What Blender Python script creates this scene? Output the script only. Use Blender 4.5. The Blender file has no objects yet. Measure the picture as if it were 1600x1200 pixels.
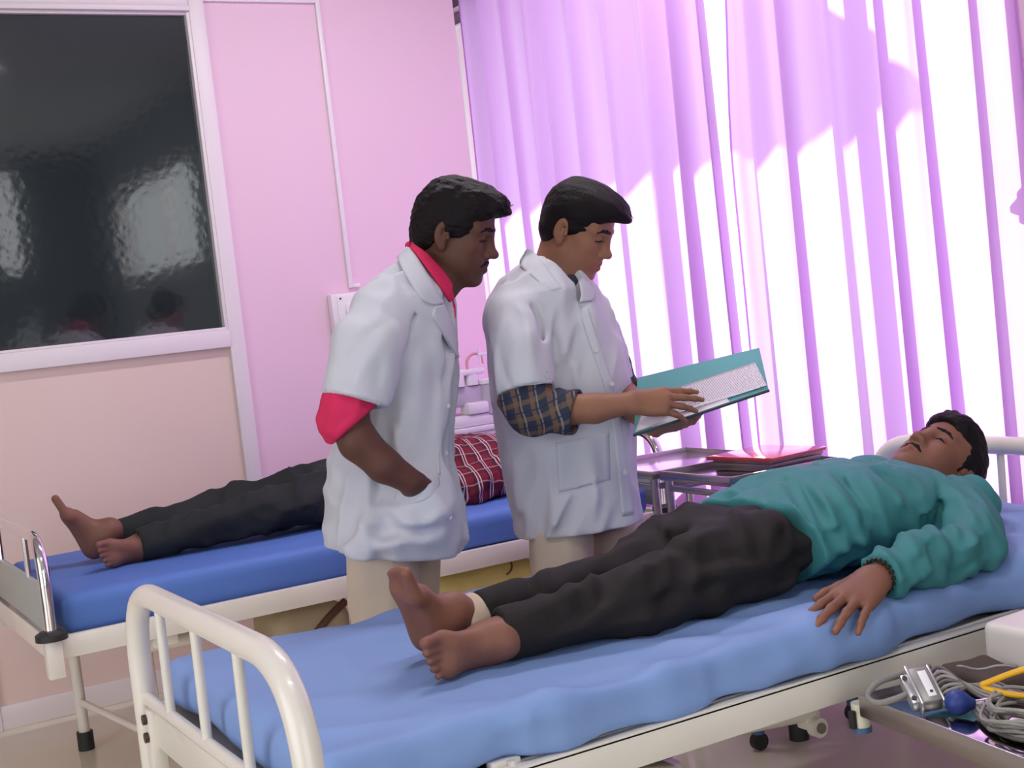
import bpy, bmesh, math, random
import numpy as np
from mathutils import Vector, Matrix
from mathutils.bvhtree import BVHTree

random.seed(7)
SC = bpy.context.scene
COL = SC.collection

# ------------------------------------------------------------------ camera
FPX = 2101.4876
RCW = np.array([[0.8628683, -0.1236001, 0.4900830],      # world <- image axes (right, down, forward)
                [-0.4927219, 0.0103513, 0.8701252],
                [-0.1126205, -0.9922781, -0.0519686]])
CAM = np.array([0.0, 0.0, 1.25])
cd = bpy.data.cameras.new('camera')
cd.sensor_fit = 'HORIZONTAL'
cd.sensor_width = 36.0
cd.lens = FPX * 36.0 / 1600.0
cd.clip_start = 0.05
camo = bpy.data.objects.new('camera', cd)
COL.objects.link(camo)
_m = np.eye(4)
_m[:3, 0] = RCW[:, 0]; _m[:3, 1] = -RCW[:, 1]; _m[:3, 2] = -RCW[:, 2]; _m[:3, 3] = CAM
camo.matrix_world = Matrix(_m.tolist())
SC.camera = camo

# ------------------------------------------------------------------ world, sun, daylight, exposure
SC.view_settings.view_transform = 'Standard'
SC.view_settings.look = 'None'
SC.view_settings.gamma = 1.0
SC.view_settings.use_curve_mapping = False
SC.view_settings.exposure = 0.0
SC.cycles.use_denoising = True
SC.cycles.max_bounces = 8
SC.cycles.diffuse_bounces = 5
SC.cycles.sample_clamp_indirect = 6.0
SC.cycles.caustics_reflective = False
SC.cycles.caustics_refractive = False

W = bpy.data.worlds.new('world')
SC.world = W
W.use_nodes = True
_bg = W.node_tree.nodes['Background']
_bg.inputs['Color'].default_value = (0.93, 0.96, 1.0, 1)
_bg.inputs['Strength'].default_value = 2.1


def sun(direction, energy, color, angle):
    ld = bpy.data.lights.new('sun', 'SUN')
    ld.energy = energy; ld.color = color; ld.angle = math.radians(angle)
    o = bpy.data.objects.new('sun', ld)
    o.rotation_euler = Vector(direction).to_track_quat('-Z', 'Y').to_euler()
    COL.objects.link(o)


sun((-0.50, -0.62, -0.60), 11.0, (1.0, 0.96, 0.92), 0.7)


def area(name, loc, direction, sx, sy, energy, color):
    ld = bpy.data.lights.new(name, 'AREA')
    ld.shape = 'RECTANGLE'; ld.size = sx; ld.size_y = sy
    ld.energy = energy; ld.color = color
    o = bpy.data.objects.new(name, ld)
    o.location = loc
    o.rotation_euler = Vector(direction).to_track_quat('-Z', 'Z').to_euler()
    COL.objects.link(o)
    return o


# daylight entering by the windows behind the photographer; the side and ceiling lamps are added
area('daylight_rear', (0.1, -2.45, 1.47), (0, 1, 0), 3.0, 2.7, 19.0, (1.0, 0.985, 0.94))
area('fill_near', (-2.45, 1.4, 1.42), (1, 0, 0), 3.6, 2.6, 27.0, (1.0, 0.985, 0.93))  # added fill from the side, brightens the floor and bed ends
area('ceiling_fill', (0.9, 1.3, 3.08), (0, 0, -1), 1.2, 0.12, 18.0, (1.0, 0.96, 0.97))  # added overhead fill, no fixture in the room
area('ceiling_fill', (2.05, 3.45, 3.08), (0, 0, -1), 1.2, 0.12, 32.0, (1.0, 0.96, 0.97))  # added lamp, set over the gap between beds to reach the floor
# ------------------------------------------------------------------ helpers


def unit(v):
    v = np.asarray(v, float)
    return v / np.linalg.norm(v)


HV = unit([0.4900830, 0.8701252, 0.0])         # horizontal view direction
HU = np.array([HV[1], -HV[0], 0.0])            # horizontal, towards the right of the view
ZU = np.array([0.0, 0.0, 1.0])


def ray(px, py):
    return RCW @ np.array([px - 800.0, py - 600.0, FPX])


def pt(px, py, D):
    """point seen at a photo position, at horizontal distance D from the photographer"""
    r = ray(px, py)
    return CAM + r * (D / float(r @ HV))


def ptY(px, py, Y):
    r = ray(px, py)
    return CAM + r * (Y / r[1])


def ptX(px, py, X):
    r = ray(px, py)
    return CAM + r * (X / r[0])


def ptZ(px, py, z):
    r = ray(px, py)
    return CAM + r * ((z - CAM[2]) / r[2])


def tag(o, label=None, cat=None, group=None, kind=None):
    if label: o['label'] = label
    if cat: o['category'] = cat
    if group: o['group'] = group
    if kind: o['kind'] = kind
    return o


def empty(name, loc, label=None, cat=None, group=None, kind=None):
    o = bpy.data.objects.new(name, None)
    o.empty_display_size = 0.05
    o.location = loc
    COL.objects.link(o)
    return tag(o, label, cat, group, kind)


def origin_of(o):
    p = np.zeros(3)
    while o is not None:
        p = p + np.array(o.location)
        o = o.parent
    return p


def mesh_obj(name, verts, faces, mat, parent=None, smooth=True, quads=None, colors=None):
    """verts in world coordinates; parent only translates"""
    off = origin_of(parent) if parent is not None else np.zeros(3)
    me = bpy.data.meshes.new(name)
    v = np.asarray(verts, dtype=np.float64) - off
    if quads is not None:
        n = len(quads)
        me.vertices.add(len(v)); me.vertices.foreach_set('co', v.astype(np.float32).ravel())
        me.loops.add(n * 4); me.loops.foreach_set('vertex_index', np.asarray(quads, np.int32).ravel())
        me.polygons.add(n)
        me.polygons.foreach_set('loop_start', np.arange(0, n * 4, 4, dtype=np.int32))
        me.update(calc_edges=True)
    else:
        me.from_pydata(v.tolist(), [], [list(map(int, f)) for f in faces])
        me.update()
    me.polygons.foreach_set('use_smooth', np.full(len(me.polygons), bool(smooth)))
    if colors is not None:
        at = me.color_attributes.new('tone', 'FLOAT_COLOR', 'POINT')
        c = np.ones((len(v), 4), np.float32); c[:, :3] = colors
        at.data.foreach_set('color', c.ravel())
    if mat is not None:
        me.materials.append(mat)
    o = bpy.data.objects.new(name, me)
    COL.objects.link(o)
    if parent is not None:
        o.parent = parent
    return o


class MB:
    def __init__(self):
        self.v = []; self.f = []

    def add(self, v, f):
        n = len(self.v)
        self.v += [tuple(map(float, p)) for p in v]
        self.f += [[i + n for i in q] for q in f]
        return self

    def box(self, lo, hi, bev=0.0, R=None, c=None):
        lo = np.array(lo, float); hi = np.array(hi, float)
        bm = bmesh.new()
        bmesh.ops.create_cube(bm, size=1.0)
        for q in bm.verts:
            q.co = Vector(((lo + hi) / 2 + np.array(q.co) * (hi - lo)).tolist())
        if bev > 0:
            bmesh.ops.bevel(bm, geom=list(bm.edges), offset=bev, segments=2, affect='EDGES', profile=0.5)
        bm.verts.index_update()
        v = np.array([q.co[:] for q in bm.verts])
        f = [[q.index for q in fc.verts] for fc in bm.faces]
        bm.free()
        if R is not None:
            c = np.zeros(3) if c is None else np.array(c)
            v = (v - c) @ np.array(R).T + c
        return self.add(v, f)

    def tube(self, pts, r, seg=12, caps=True, squash=None):
        v, f = tube_mesh(pts, r, seg, caps)
        return self.add(v, f)

    def build(self, name, mat, parent=None, smooth=True, auto=True):
        o = mesh_obj(name, self.v, self.f, mat, parent, smooth)
        if smooth and auto:
            sharp(o.data)
        return o


def sharp(me, ang=38.0):
    """mark the sharp edges so that flats stay flat under smooth shading"""
    try:
        me.set_sharp_from_angle(angle=math.radians(ang))
    except Exception:
        pass


def tube_mesh(pts, r, seg=12, caps=True):
    P = np.asarray(pts, float)
    n = len(P)
    rr = np.full(n, r, float) if np.isscalar(r) else np.asarray(r, float)
    T = np.gradient(P, axis=0)
    T /= np.linalg.norm(T, axis=1)[:, None] + 1e-12
    a = np.array([0, 0, 1.0]) if abs(T[0][2]) < 0.9 else np.array([1.0, 0, 0])
    N = np.cross(T[0], a); N /= np.linalg.norm(N)
    V_ = []
    for i in range(n):
        N = N - T[i] * (N @ T[i]); N /= np.linalg.norm(N)
        B = np.cross(T[i], N)
        for k in range(seg):
            t = 2 * math.pi * k / seg
            V_.append(P[i] + rr[i] * (math.cos(t) * N + math.sin(t) * B))
    F = []
    for i in range(n - 1):
        for k in range(seg):
            k2 = (k + 1) % seg
            F.append([i * seg + k, i * seg + k2, (i + 1) * seg + k2, (i + 1) * seg + k])
    if caps:
        F.append([k for k in range(seg)][::-1])
        F.append([(n - 1) * seg + k for k in range(seg)])
    return V_, F


def fillet(pts, rad, n=8):
    """polyline with rounded corners"""
    P = [np.asarray(p, float) for p in pts]
    out = [P[0]]
    for i in range(1, len(P) - 1):
        r = rad[i - 1] if hasattr(rad, '__len__') else rad
        a = unit(P[i - 1] - P[i]); b = unit(P[i + 1] - P[i])
        th = math.acos(max(-1, min(1, a @ b)))
        d = min(r / math.tan(th / 2), 0.49 * np.linalg.norm(P[i - 1] - P[i]), 0.49 * np.linalg.norm(P[i + 1] - P[i]))
        s, e = P[i] + a * d, P[i] + b * d
        for k in range(n + 1):
            t = k / n
            out.append((1 - t) ** 2 * s + 2 * t * (1 - t) * (P[i] * 0.93 + (s + e) / 2 * 0.07) + t * t * e)
    out.append(P[-1])
    return out


def spline(pts, n=8):
    P = np.asarray(pts, float)
    Q = np.vstack([2 * P[0] - P[1], P, 2 * P[-1] - P[-2]])
    out = []
    for i in range(1, len(Q) - 2):
        for k in range(n):
            t = k / n
            a, b, c, d = Q[i - 1], Q[i], Q[i + 1], Q[i + 2]
            out.append(0.5 * (2 * b + (c - a) * t + (2 * a - 5 * b + 4 * c - d) * t * t + (3 * b - a - 3 * c + d) * t ** 3))
    out.append(P[-1])
    return np.array(out)


# ------------------------------------------------------------------ materials
MATS = {}


def mat(name, color, rough=0.5, metal=0.0, bump=0.0, bscale=200.0, vary=0.0, vscale=6.0, spec=0.5,
        tone=False, coat=0.0, sss=0.0, sheen=0.0, bstretch=None):
    if name in MATS:
        return MATS[name]
    m = bpy.data.materials.new(name)
    m.use_nodes = True
    nt = m.node_tree; N = nt.nodes; L = nt.links
    b = N['Principled BSDF']
    b.inputs['Base Color'].default_value = (*color, 1)
    b.inputs['Roughness'].default_value = rough
    b.inputs['Metallic'].default_value = metal
    b.inputs['Specular IOR Level'].default_value = spec
    if coat: b.inputs['Coat Weight'].default_value = coat
    if sss:
        b.inputs['Subsurface Weight'].default_value = sss
        b.inputs['Subsurface Radius'].default_value = (0.012, 0.005, 0.003)
    if sheen: b.inputs['Sheen Weight'].default_value = sheen
    tc = N.new('ShaderNodeTexCoord')
    src = tc.outputs['Object']
    cur = None
    if vary:
        nz = N.new('ShaderNodeTexNoise'); nz.inputs['Scale'].default_value = vscale
        nz.inputs['Detail'].default_value = 4.0
        L.new(src, nz.inputs['Vector'])
        rp = N.new('ShaderNodeMapRange')
        rp.inputs['From Min'].default_value = 0.3; rp.inputs['From Max'].default_value = 0.7
        rp.inputs['To Min'].default_value = 1 - vary; rp.inputs['To Max'].default_value = 1 + vary
        L.new(nz.outputs['Fac'], rp.inputs['Value'])
        mx = N.new('ShaderNodeMix'); mx.data_type = 'RGBA'; mx.blend_type = 'MULTIPLY'
        mx.inputs[0].default_value = 1.0
        mx.inputs[6].default_value = (*color, 1)
        L.new(rp.outputs['Result'], mx.inputs[7])
        cur = mx.outputs[2]
    if tone:
        at = N.new('ShaderNodeAttribute'); at.attribute_name = 'tone'
        mx = N.new('ShaderNodeMix'); mx.data_type = 'RGBA'; mx.blend_type = 'MULTIPLY'
        mx.inputs[0].default_value = 1.0
        if cur is not None: L.new(cur, mx.inputs[6])
        else: mx.inputs[6].default_value = (*color, 1)
        L.new(at.outputs['Color'], mx.inputs[7])
        cur = mx.outputs[2]
    if cur is not None:
        L.new(cur, b.inputs['Base Color'])
    if bump:
        nz = N.new('ShaderNodeTexNoise'); nz.inputs['Scale'].default_value = bscale
        nz.inputs['Detail'].default_value = 3.0
        if bstretch is not None:
            mp = N.new('ShaderNodeMapping'); mp.inputs['Scale'].default_value = bstretch
            L.new(src, mp.inputs['Vector']); L.new(mp.outputs['Vector'], nz.inputs['Vector'])
        else:
            L.new(src, nz.inputs['Vector'])
        bp = N.new('ShaderNodeBump'); bp.inputs['Strength'].default_value = bump
        bp.inputs['Distance'].default_value = 0.004
        L.new(nz.outputs['Fac'], bp.inputs['Height'])
        L.new(bp.outputs['Normal'], b.inputs['Normal'])
    MATS[name] = m
    return m


def plaid_mat(name, base, bands, axes, rough=0.8):
    """woven check: bands = list of (axis index, period, width, offset, colour, mix)"""
    m = bpy.data.materials.new(name)
    m.use_nodes = True
    nt = m.node_tree; N = nt.nodes; L = nt.links
    b = N['Principled BSDF']; b.inputs['Roughness'].default_value = rough
    b.inputs['Specular IOR Level'].default_value = 0.2
    tc = N.new('ShaderNodeTexCoord')
    nz = N.new('ShaderNodeTexNoise'); nz.inputs['Scale'].default_value = 7.0
    L.new(tc.outputs['Object'], nz.inputs['Vector'])
    dv = N.new('ShaderNodeVectorMath'); dv.operation = 'MULTIPLY_ADD'
    L.new(nz.outputs['Color'], dv.inputs[0]); dv.inputs[1].default_value = (0.05, 0.05, 0.05)
    L.new(tc.outputs['Object'], dv.inputs[2])
    cur = None
    for (ax, per, wid, off, colr, mixf) in bands:
        d = N.new('ShaderNodeVectorMath'); d.operation = 'DOT_PRODUCT'
        L.new(dv.outputs['Vector'], d.inputs[0]); d.inputs[1].default_value = axes[ax]
        ad = N.new('ShaderNodeMath'); ad.operation = 'ADD'; ad.inputs[1].default_value = off + 50 * per
        L.new(d.outputs['Value'], ad.inputs[0])
        md = N.new('ShaderNodeMath'); md.operation = 'MODULO'; md.inputs[1].default_value = per
        L.new(ad.outputs[0], md.inputs[0])
        lt = N.new('ShaderNodeMath'); lt.operation = 'LESS_THAN'; lt.inputs[1].default_value = wid
        L.new(md.outputs[0], lt.inputs[0])
        ml = N.new('ShaderNodeMath'); ml.operation = 'MULTIPLY'; ml.inputs[1].default_value = mixf
        L.new(lt.outputs[0], ml.inputs[0])
        mx = N.new('ShaderNodeMix'); mx.data_type = 'RGBA'
        L.new(ml.outputs[0], mx.inputs[0])
        if cur is None: mx.inputs[6].default_value = (*base, 1)
        else: L.new(cur, mx.inputs[6])
        mx.inputs[7].default_value = (*colr, 1)
        cur = mx.outputs[2]
    L.new(cur, b.inputs['Base Color'])
    return m

# ------------------------------------------------------------------ implicit surfaces: smooth bodies and cloth
def _hash(i, j, k):
    h = (i * 374761393 + j * 668265263 + k * 1274126177) & 0x7fffffff
    h = ((h ^ (h >> 13)) * 1274126177) & 0x7fffffff
    return ((h ^ (h >> 16)) & 0xffff).astype(np.float32) / 32767.5 - 1.0


def noise3(p):
    q = np.floor(p).astype(np.int64)
    f = (p - q).astype(np.float32)
    f = f * f * (3 - 2 * f)
    r = 0
    for a in (0, 1):
        wa = f[:, 0] if a else 1 - f[:, 0]
        for b in (0, 1):
            wb = f[:, 1] if b else 1 - f[:, 1]
            for c in (0, 1):
                wc = f[:, 2] if c else 1 - f[:, 2]
                r = r + wa * wb * wc * _hash(q[:, 0] + a, q[:, 1] + b, q[:, 2] + c)
    return r


def folds(axis_dir, across, along, amp, seed=0.0):
    """cloth folds running along axis_dir: returns a displacement function"""
    e3 = unit(axis_dir)
    t = np.array([0, 0, 1.0]) if abs(e3[2]) < 0.8 else np.array([1.0, 0, 0])
    e1 = unit(np.cross(t, e3)); e2 = np.cross(e3, e1)
    M = np.stack([e1 / across, e2 / across, e3 / along], axis=1).astype(np.float32)

    def fn(p):
        q = p @ M + np.float32(seed)
        n = noise3(q)
        return amp * (np.sqrt(n * n + 0.015) - 0.35) * 2.0
    return fn


class Field:
    def __init__(self):
        self.p = []
        self.disp = []
        self.cuts = []

    # every primitive: (fn(points)->d, lipschitz-safe?, op, k)
    def _put(self, fn, op, k):
        self.p.append((fn, op, k)); return self

    def cone(self, a, b, ra, rb=None, k=0.02, sub=False):
        a = np.asarray(a, np.float32); b = np.asarray(b, np.float32)
        rb = ra if rb is None else rb
        ba = b - a; L2 = max(float(ba @ ba), 1e-9)

        def fn(p):
            pa = p - a
            h = np.clip((pa @ ba) / L2, 0, 1)
            q = pa - h[:, None] * ba
            return np.sqrt(np.einsum('ij,ij->i', q, q)) - (ra + (rb - ra) * h)
        return self._put(fn, 's' if sub else 'u', k)

    def chain(self, pts, rad, k=0.02):
        for i in range(len(pts) - 1):
            self.cone(pts[i], pts[i + 1], rad[i], rad[i + 1], k if i == 0 else min(k, 0.012))
        return self

    def ell(self, c, r, R=None, k=0.02, sub=False):
        c = np.asarray(c, np.float32); r = np.asarray(r, np.float32)
        Rm = np.eye(3, dtype=np.float32) if R is None else np.asarray(R, np.float32)
        mr = float(min(r))

        def fn(p):
            q = ((p - c) @ Rm)
            q0 = q / r
            k0 = np.sqrt(np.einsum('ij,ij->i', q0, q0))
            q1 = q / (r * r)
            k1 = np.sqrt(np.einsum('ij,ij->i', q1, q1)) + 1e-9
            return np.where(k0 < 0.3, (k0 - 1) * mr, k0 * (k0 - 1) / k1)
        return self._put(fn, 's' if sub else 'u', k)

    def box(self, c, h, R=None, rnd=0.005, k=0.01, sub=False, op=None):
        c = np.asarray(c, np.float32); h = np.asarray(h, np.float32) - rnd
        Rm = np.eye(3, dtype=np.float32) if R is None else np.asarray(R, np.float32)

        def fn(p):
            q = np.abs((p - c) @ Rm) - h
            o = np.maximum(q, 0)
            return np.sqrt(np.einsum('ij,ij->i', o, o)) + np.minimum(q.max(axis=1), 0) - rnd
        return self._put(fn, op or ('s' if sub else 'u'), k)

    def loft(self, o, R, ts, cx, cy, a, b, n=2.0, k=0.03, cap=0.01, sub=False):
        """sections stacked along R[:,2]; ellipse centre (cx,cy), half widths a,b"""
        o = np.asarray(o, np.float32); Rm = np.asarray(R, np.float32)
        ts = np.asarray(ts, float)
        o_ = np.argsort(ts)
        ts = ts[o_]
        cx, cy, a, b = [(np.full(len(ts), x, float) if np.isscalar(x) else np.asarray(x, float))[o_] for x in (cx, cy, a, b)]

        def fn(p):
            q = (p - o) @ Rm
            t = q[:, 2]
            A = np.interp(t, ts, a).astype(np.float32); B = np.interp(t, ts, b).astype(np.float32)
            X = (q[:, 0] - np.interp(t, ts, cx).astype(np.float32)) / A
            Y = (q[:, 1] - np.interp(t, ts, cy).astype(np.float32)) / B
            if n == 2.0:
                k0 = np.sqrt(X * X + Y * Y) + 1e-9
                g = np.sqrt((X / A) ** 2 + (Y / B) ** 2) / k0 + 1e-9
            else:
                k0 = (np.abs(X) ** n + np.abs(Y) ** n) ** (1 / n) + 1e-9
                g = np.sqrt((np.abs(X) ** (n - 1) / A) ** 2 + (np.abs(Y) ** (n - 1) / B) ** 2) / k0 ** (n - 1) + 1e-9
            d = np.where(k0 < 0.4, (k0 - 1) * np.minimum(A, B), (k0 - 1) / g)
            e = np.maximum(ts[0] - t, t - ts[-1]).astype(np.float32)
            # rounded caps
            dd = np.maximum(d + cap, 0); ee = np.maximum(e + cap, 0)
            return np.minimum(np.maximum(d + cap, e + cap), 0) + np.sqrt(dd * dd + ee * ee) - cap
        return self._put(fn, 's' if sub else 'u', k)

    def trim(self, o, n, k=0.004):
        """clean straight edge, cut after the folds are laid"""
        o = np.asarray(o, np.float32); n = unit(n).astype(np.float32)
        self.cuts.append((lambda p: (p - o) @ n, k, 'i')); return self

    def plane(self, o, n, k=0.004):
        """keep the side the normal points away from"""
        o = np.asarray(o, np.float32); n = unit(n).astype(np.float32)

        def fn(p):
            return (p - o) @ n
        return self._put(fn, 'i', k)

    def inner(self, other, thick, region, k=0.003):
        """hollow this field with another field shrunk by thick, where region(p) < 0"""
        def fn(p):
            return np.maximum(other.raw(p) + thick, region(p))
        return self._put(fn, 's', k)

    def raw(self, p, sel=None):
        d = np.full(len(p), 9.0, np.float32)
        for fn, op, k in self.p:
            d = comb(d, fn(p), op, k)
        return d

    def full(self, p):
        d = self.raw(p)
        for f in self.disp:
            d = d + f(p)
        return d

    def mesh(self, lo, hi, res, relax=1):
        lo = np.asarray(lo, np.float32); hi = np.asarray(hi, np.float32)
        B = 8
        nb = np.ceil((hi - lo) / (res * B)).astype(int)
        n = nb * B
        # block centres
        g = [lo[i] + (np.arange(nb[i]) + 0.5) * B * res - 0.5 * res for i in range(3)]
        c = np.stack(np.meshgrid(*g, indexing='ij'), -1).reshape(-1, 3).astype(np.float32)
        R = B * res * 0.5 * 1.7321 + res
        each = [fn(c) for fn, op, k in self.p]
        dc = np.full(len(c), 9.0, np.float32)
        for (fn, op, k), e in zip(self.p, each):
            dc = comb(dc, e, op, k)
        marg = 0.012 if self.disp else 0.002
        act = np.abs(dc) < R + marg + 0.012
        for fn, k, op in self.cuts:
            ec = fn(c)
            act |= (np.abs(ec) < R + .01) & (dc < R + .02)
            dc = comb(dc, ec, op, k)
        ids = np.nonzero(act)[0]
        loc = (np.stack(np.meshgrid(*[np.arange(B)] * 3, indexing='ij'), -1).reshape(-1, 3).astype(np.float32) - (B / 2 - 0.5)) * res
        grid = np.empty((nb[0], nb[1], nb[2], B ** 3), np.float32)
        grid[:] = np.where(dc < 0, -1.0, 1.0).reshape(nb[0], nb[1], nb[2], 1)
        pts = (c[ids][:, None, :] + loc[None]).reshape(-1, 3)
        d = np.full(len(pts), 9.0, np.float32)
        for (fn, op, k), e in zip(self.p, each):
            ee = e[ids]
            if op == 'u':
                m = ee < R * 1.15 + k + 0.02
            elif op == 's':
                m = ee < R * 1.15 + k + 0.02
            else:
                m = np.ones(len(ids), bool)
            if not m.any():
                continue
            pm = np.repeat(m, B ** 3)
            sp = pts[pm]
            d[pm] = comb(d[pm], fn(sp), op, k)
        near = np.abs(d) < marg + res * 2
        if self.disp:
            pn = pts[near]; dn = d[near]
            for f in self.disp:
                dn = dn + f(pn)
            d[near] = dn
        for fn, k, op in self.cuts:
            d = comb(d, fn(pts), op, k)
        grid.reshape(-1, B ** 3)[ids] = d.reshape(-1, B ** 3)
        G = grid.reshape(nb[0], nb[1], nb[2], B, B, B).transpose(0, 3, 1, 4, 2, 5).reshape(n[0], n[1], n[2])
        return surface_nets(G, lo, res, relax)


def comb(d, e, op, k):
    if op == 'u':
        h = np.maximum(k - np.abs(d - e), 0) / k
        return np.minimum(d, e) - h * h * k * 0.25
    if op == 's':
        h = np.maximum(k - np.abs(d + e), 0) / k
        return np.maximum(d, -e) + h * h * k * 0.25
    h = np.maximum(k - np.abs(d - e), 0) / k
    return np.maximum(d, e) + h * h * k * 0.25


def surface_nets(G, lo, res, relax=1):
    S = G < 0
    nx, ny, nz = G.shape
    cnt = np.zeros((nx - 1, ny - 1, nz - 1), np.int8)
    for a in (0, 1):
        for b in (0, 1):
            for c in (0, 1):
                cnt += S[a:nx - 1 + a, b:ny - 1 + b, c:nz - 1 + c]
    cells = np.argwhere((cnt > 0) & (cnt < 8))
    if len(cells) == 0:
        return np.zeros((0, 3)), np.zeros((0, 4), int)
    idx = np.full(cnt.shape, -1, np.int32)
    idx[cells[:, 0], cells[:, 1], cells[:, 2]] = np.arange(len(cells))
    acc = np.zeros((len(cells), 3)); num = np.zeros(len(cells))
    cor = [(a, b, c) for a in (0, 1) for b in (0, 1) for c in (0, 1)]
    val = {q: G[cells[:, 0] + q[0], cells[:, 1] + q[1], cells[:, 2] + q[2]] for q in cor}
    for q in cor:
        for ax in range(3):
            if q[ax] == 0:
                q2 = list(q); q2[ax] = 1; q2 = tuple(q2)
                v0, v1 = val[q], val[q2]
                m = (v0 < 0) != (v1 < 0)
                t = np.where(m, v0 / np.where(m, v0 - v1, 1), 0)
                for i in range(3):
                    acc[:, i] += np.where(m, q[i] + (t if i == ax else 0), 0)
                num += m
    v = cells + acc / num[:, None]
    quads = []
    for ax in range(3):
        sl0 = [slice(None)] * 3; sl1 = [slice(None)] * 3
        sl0[ax] = slice(0, -1); sl1[ax] = slice(1, None)
        A, Bm = S[tuple(sl0)], S[tuple(sl1)]
        e = np.argwhere(A != Bm)
        o1, o2 = [(1, 2), (2, 0), (0, 1)][ax]
        e = e[(e[:, o1] > 0) & (e[:, o2] > 0)]
        e = e[(e[:, o1] < G.shape[o1] - 1) & (e[:, o2] < G.shape[o2] - 1)]
        flip = ~S[e[:, 0], e[:, 1], e[:, 2]]

        def cell(d1, d2):
            q = e.copy(); q[:, o1] += d1; q[:, o2] += d2
            return idx[q[:, 0], q[:, 1], q[:, 2]]
        Q = np.stack([cell(-1, -1), cell(0, -1), cell(0, 0), cell(-1, 0)], 1)
        Q[flip] = Q[flip][:, ::-1]
        quads.append(Q)
    Q = np.vstack(quads)
    Q = Q[(Q >= 0).all(axis=1)]
    for _ in range(relax):
        s = np.zeros_like(v); w = np.zeros(len(v))
        for a, b in ((0, 1), (1, 2), (2, 3), (3, 0)):
            for i, j in ((a, b), (b, a)):
                for c in range(3):
                    s[:, c] += np.bincount(Q[:, i], weights=v[Q[:, j], c], minlength=len(v))
                w += np.bincount(Q[:, i], minlength=len(v))
        ok = w > 0
        v[ok] = 0.5 * v[ok] + 0.5 * s[ok] / w[ok][:, None]
    return lo + v * res, Q


def join(*parts):
    V_, Q_, n = [], [], 0
    for v, q in parts:
        V_.append(v); Q_.append(np.asarray(q) + n); n += len(v)
    return np.vstack(V_), np.vstack(Q_)


def bvh_of(v, q):
    return BVHTree.FromPolygons([tuple(p) for p in np.asarray(v, float)], [tuple(map(int, f)) for f in q])


def strip_on(bvh, A, B, nu, nv, thick, lift=0.001, fall=3.4, bulge=0.0, taper=False):
    """cloth piece lying on a surface: A and B are its two long edges as they are seen in the
    photograph; the points come from where the sight lines meet the surface, the piece gets its own thickness"""
    def samp(P, n):
        P = np.asarray(P, float)
        s = np.r_[0, np.cumsum(np.linalg.norm(np.diff(P, axis=0), axis=1))]
        t = np.linspace(0, s[-1], n)
        return np.stack([np.interp(t, s, P[:, i]) for i in range(2)], 1)
    a, b = samp(A, nu), samp(B, nu)
    top = np.zeros((nu, nv, 3)); bot = np.zeros((nu, nv, 3))
    dlast = fall
    for i in range(nu):
        for j in range(nv):
            w = j / (nv - 1)
            p = a[i] * (1 - w) + b[i] * w
            d = unit(ray(*p))
            hit, nor, ind, dist = bvh.ray_cast(Vector(CAM.tolist()), Vector(d.tolist()), 8.0)
            if hit is None:
                h = CAM + d * dlast; nn = -d
            else:
                h = np.array(hit); nn = np.array(nor); dlast = dist
                if nn @ d > 0: nn = -nn
                nn = unit(nn - 0.7 * d)
            bl = bulge * math.sin(math.pi * w) * math.sin(math.pi * i / (nu - 1))
            th = thick * (1 - w) + .0004 if taper else thick
            top[i, j] = h + nn * ((lift if not taper else lift * (1 - w)) + th + bl)
            bot[i, j] = h + nn * (lift - 0.004)
    # even out jumps
    for g in (top, bot):
        for _ in range(2):
            g[1:-1, :] = 0.5 * g[1:-1, :] + 0.25 * (g[:-2, :] + g[2:, :])
    V_ = np.vstack([top.reshape(-1, 3), bot.reshape(-1, 3)])
    F = []
    N0 = nu * nv
    for i in range(nu - 1):
        for j in range(nv - 1):
            q = [i * nv + j, i * nv + j + 1, (i + 1) * nv + j + 1, (i + 1) * nv + j]
            F.append(q); F.append([x + N0 for x in q[::-1]])
    rim = [i * nv for i in range(nu)] + [(nu - 1) * nv + j for j in range(1, nv)] + \
          [i * nv + nv - 1 for i in range(nu - 2, -1, -1)] + [j for j in range(nv - 2, 0, -1)]
    for x, y in zip(rim, rim[1:] + rim[:1]):
        F.append([x, y, y + N0, x + N0])
    return V_, F

# ------------------------------------------------------------------ the room
M_PINK = mat('pink wall paint', (0.79, 0.545, 0.68), 0.55, bump=0.05, bscale=60)
M_CREAM = mat('cream wall board', (0.74, 0.57, 0.52), 0.5, bump=0.04, bscale=60)
M_TRIM = mat('white aluminium trim', (0.78, 0.70, 0.74), 0.4)
M_WHITE = mat('white wall paint', (0.80, 0.76, 0.78), 0.6)
M_DIM = mat('dimmed wall', (0.16, 0.17, 0.19), 0.7)  # dimness of the unseen room side put into the wall colour
M_SKIRT = mat('pale skirting', (0.72, 0.64, 0.66), 0.35)


def floor_mat():
    m = bpy.data.materials.new('polished beige floor')
    m.use_nodes = True
    nt = m.node_tree; N = nt.nodes; L = nt.links
    b = N['Principled BSDF']
    tc = N.new('ShaderNodeTexCoord')
    nz = N.new('ShaderNodeTexNoise'); nz.inputs['Scale'].default_value = 3.0; nz.inputs['Detail'].default_value = 8
    L.new(tc.outputs['Object'], nz.inputs['Vector'])
    mx = N.new('ShaderNodeMix'); mx.data_type = 'RGBA'
    mx.inputs[6].default_value = (0.68, 0.64, 0.50, 1); mx.inputs[7].default_value = (0.76, 0.72, 0.57, 1)
    L.new(nz.outputs['Fac'], mx.inputs[0])
    L.new(mx.outputs[2], b.inputs['Base Color'])
    b.inputs['Roughness'].default_value = 0.16
    return m


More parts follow.
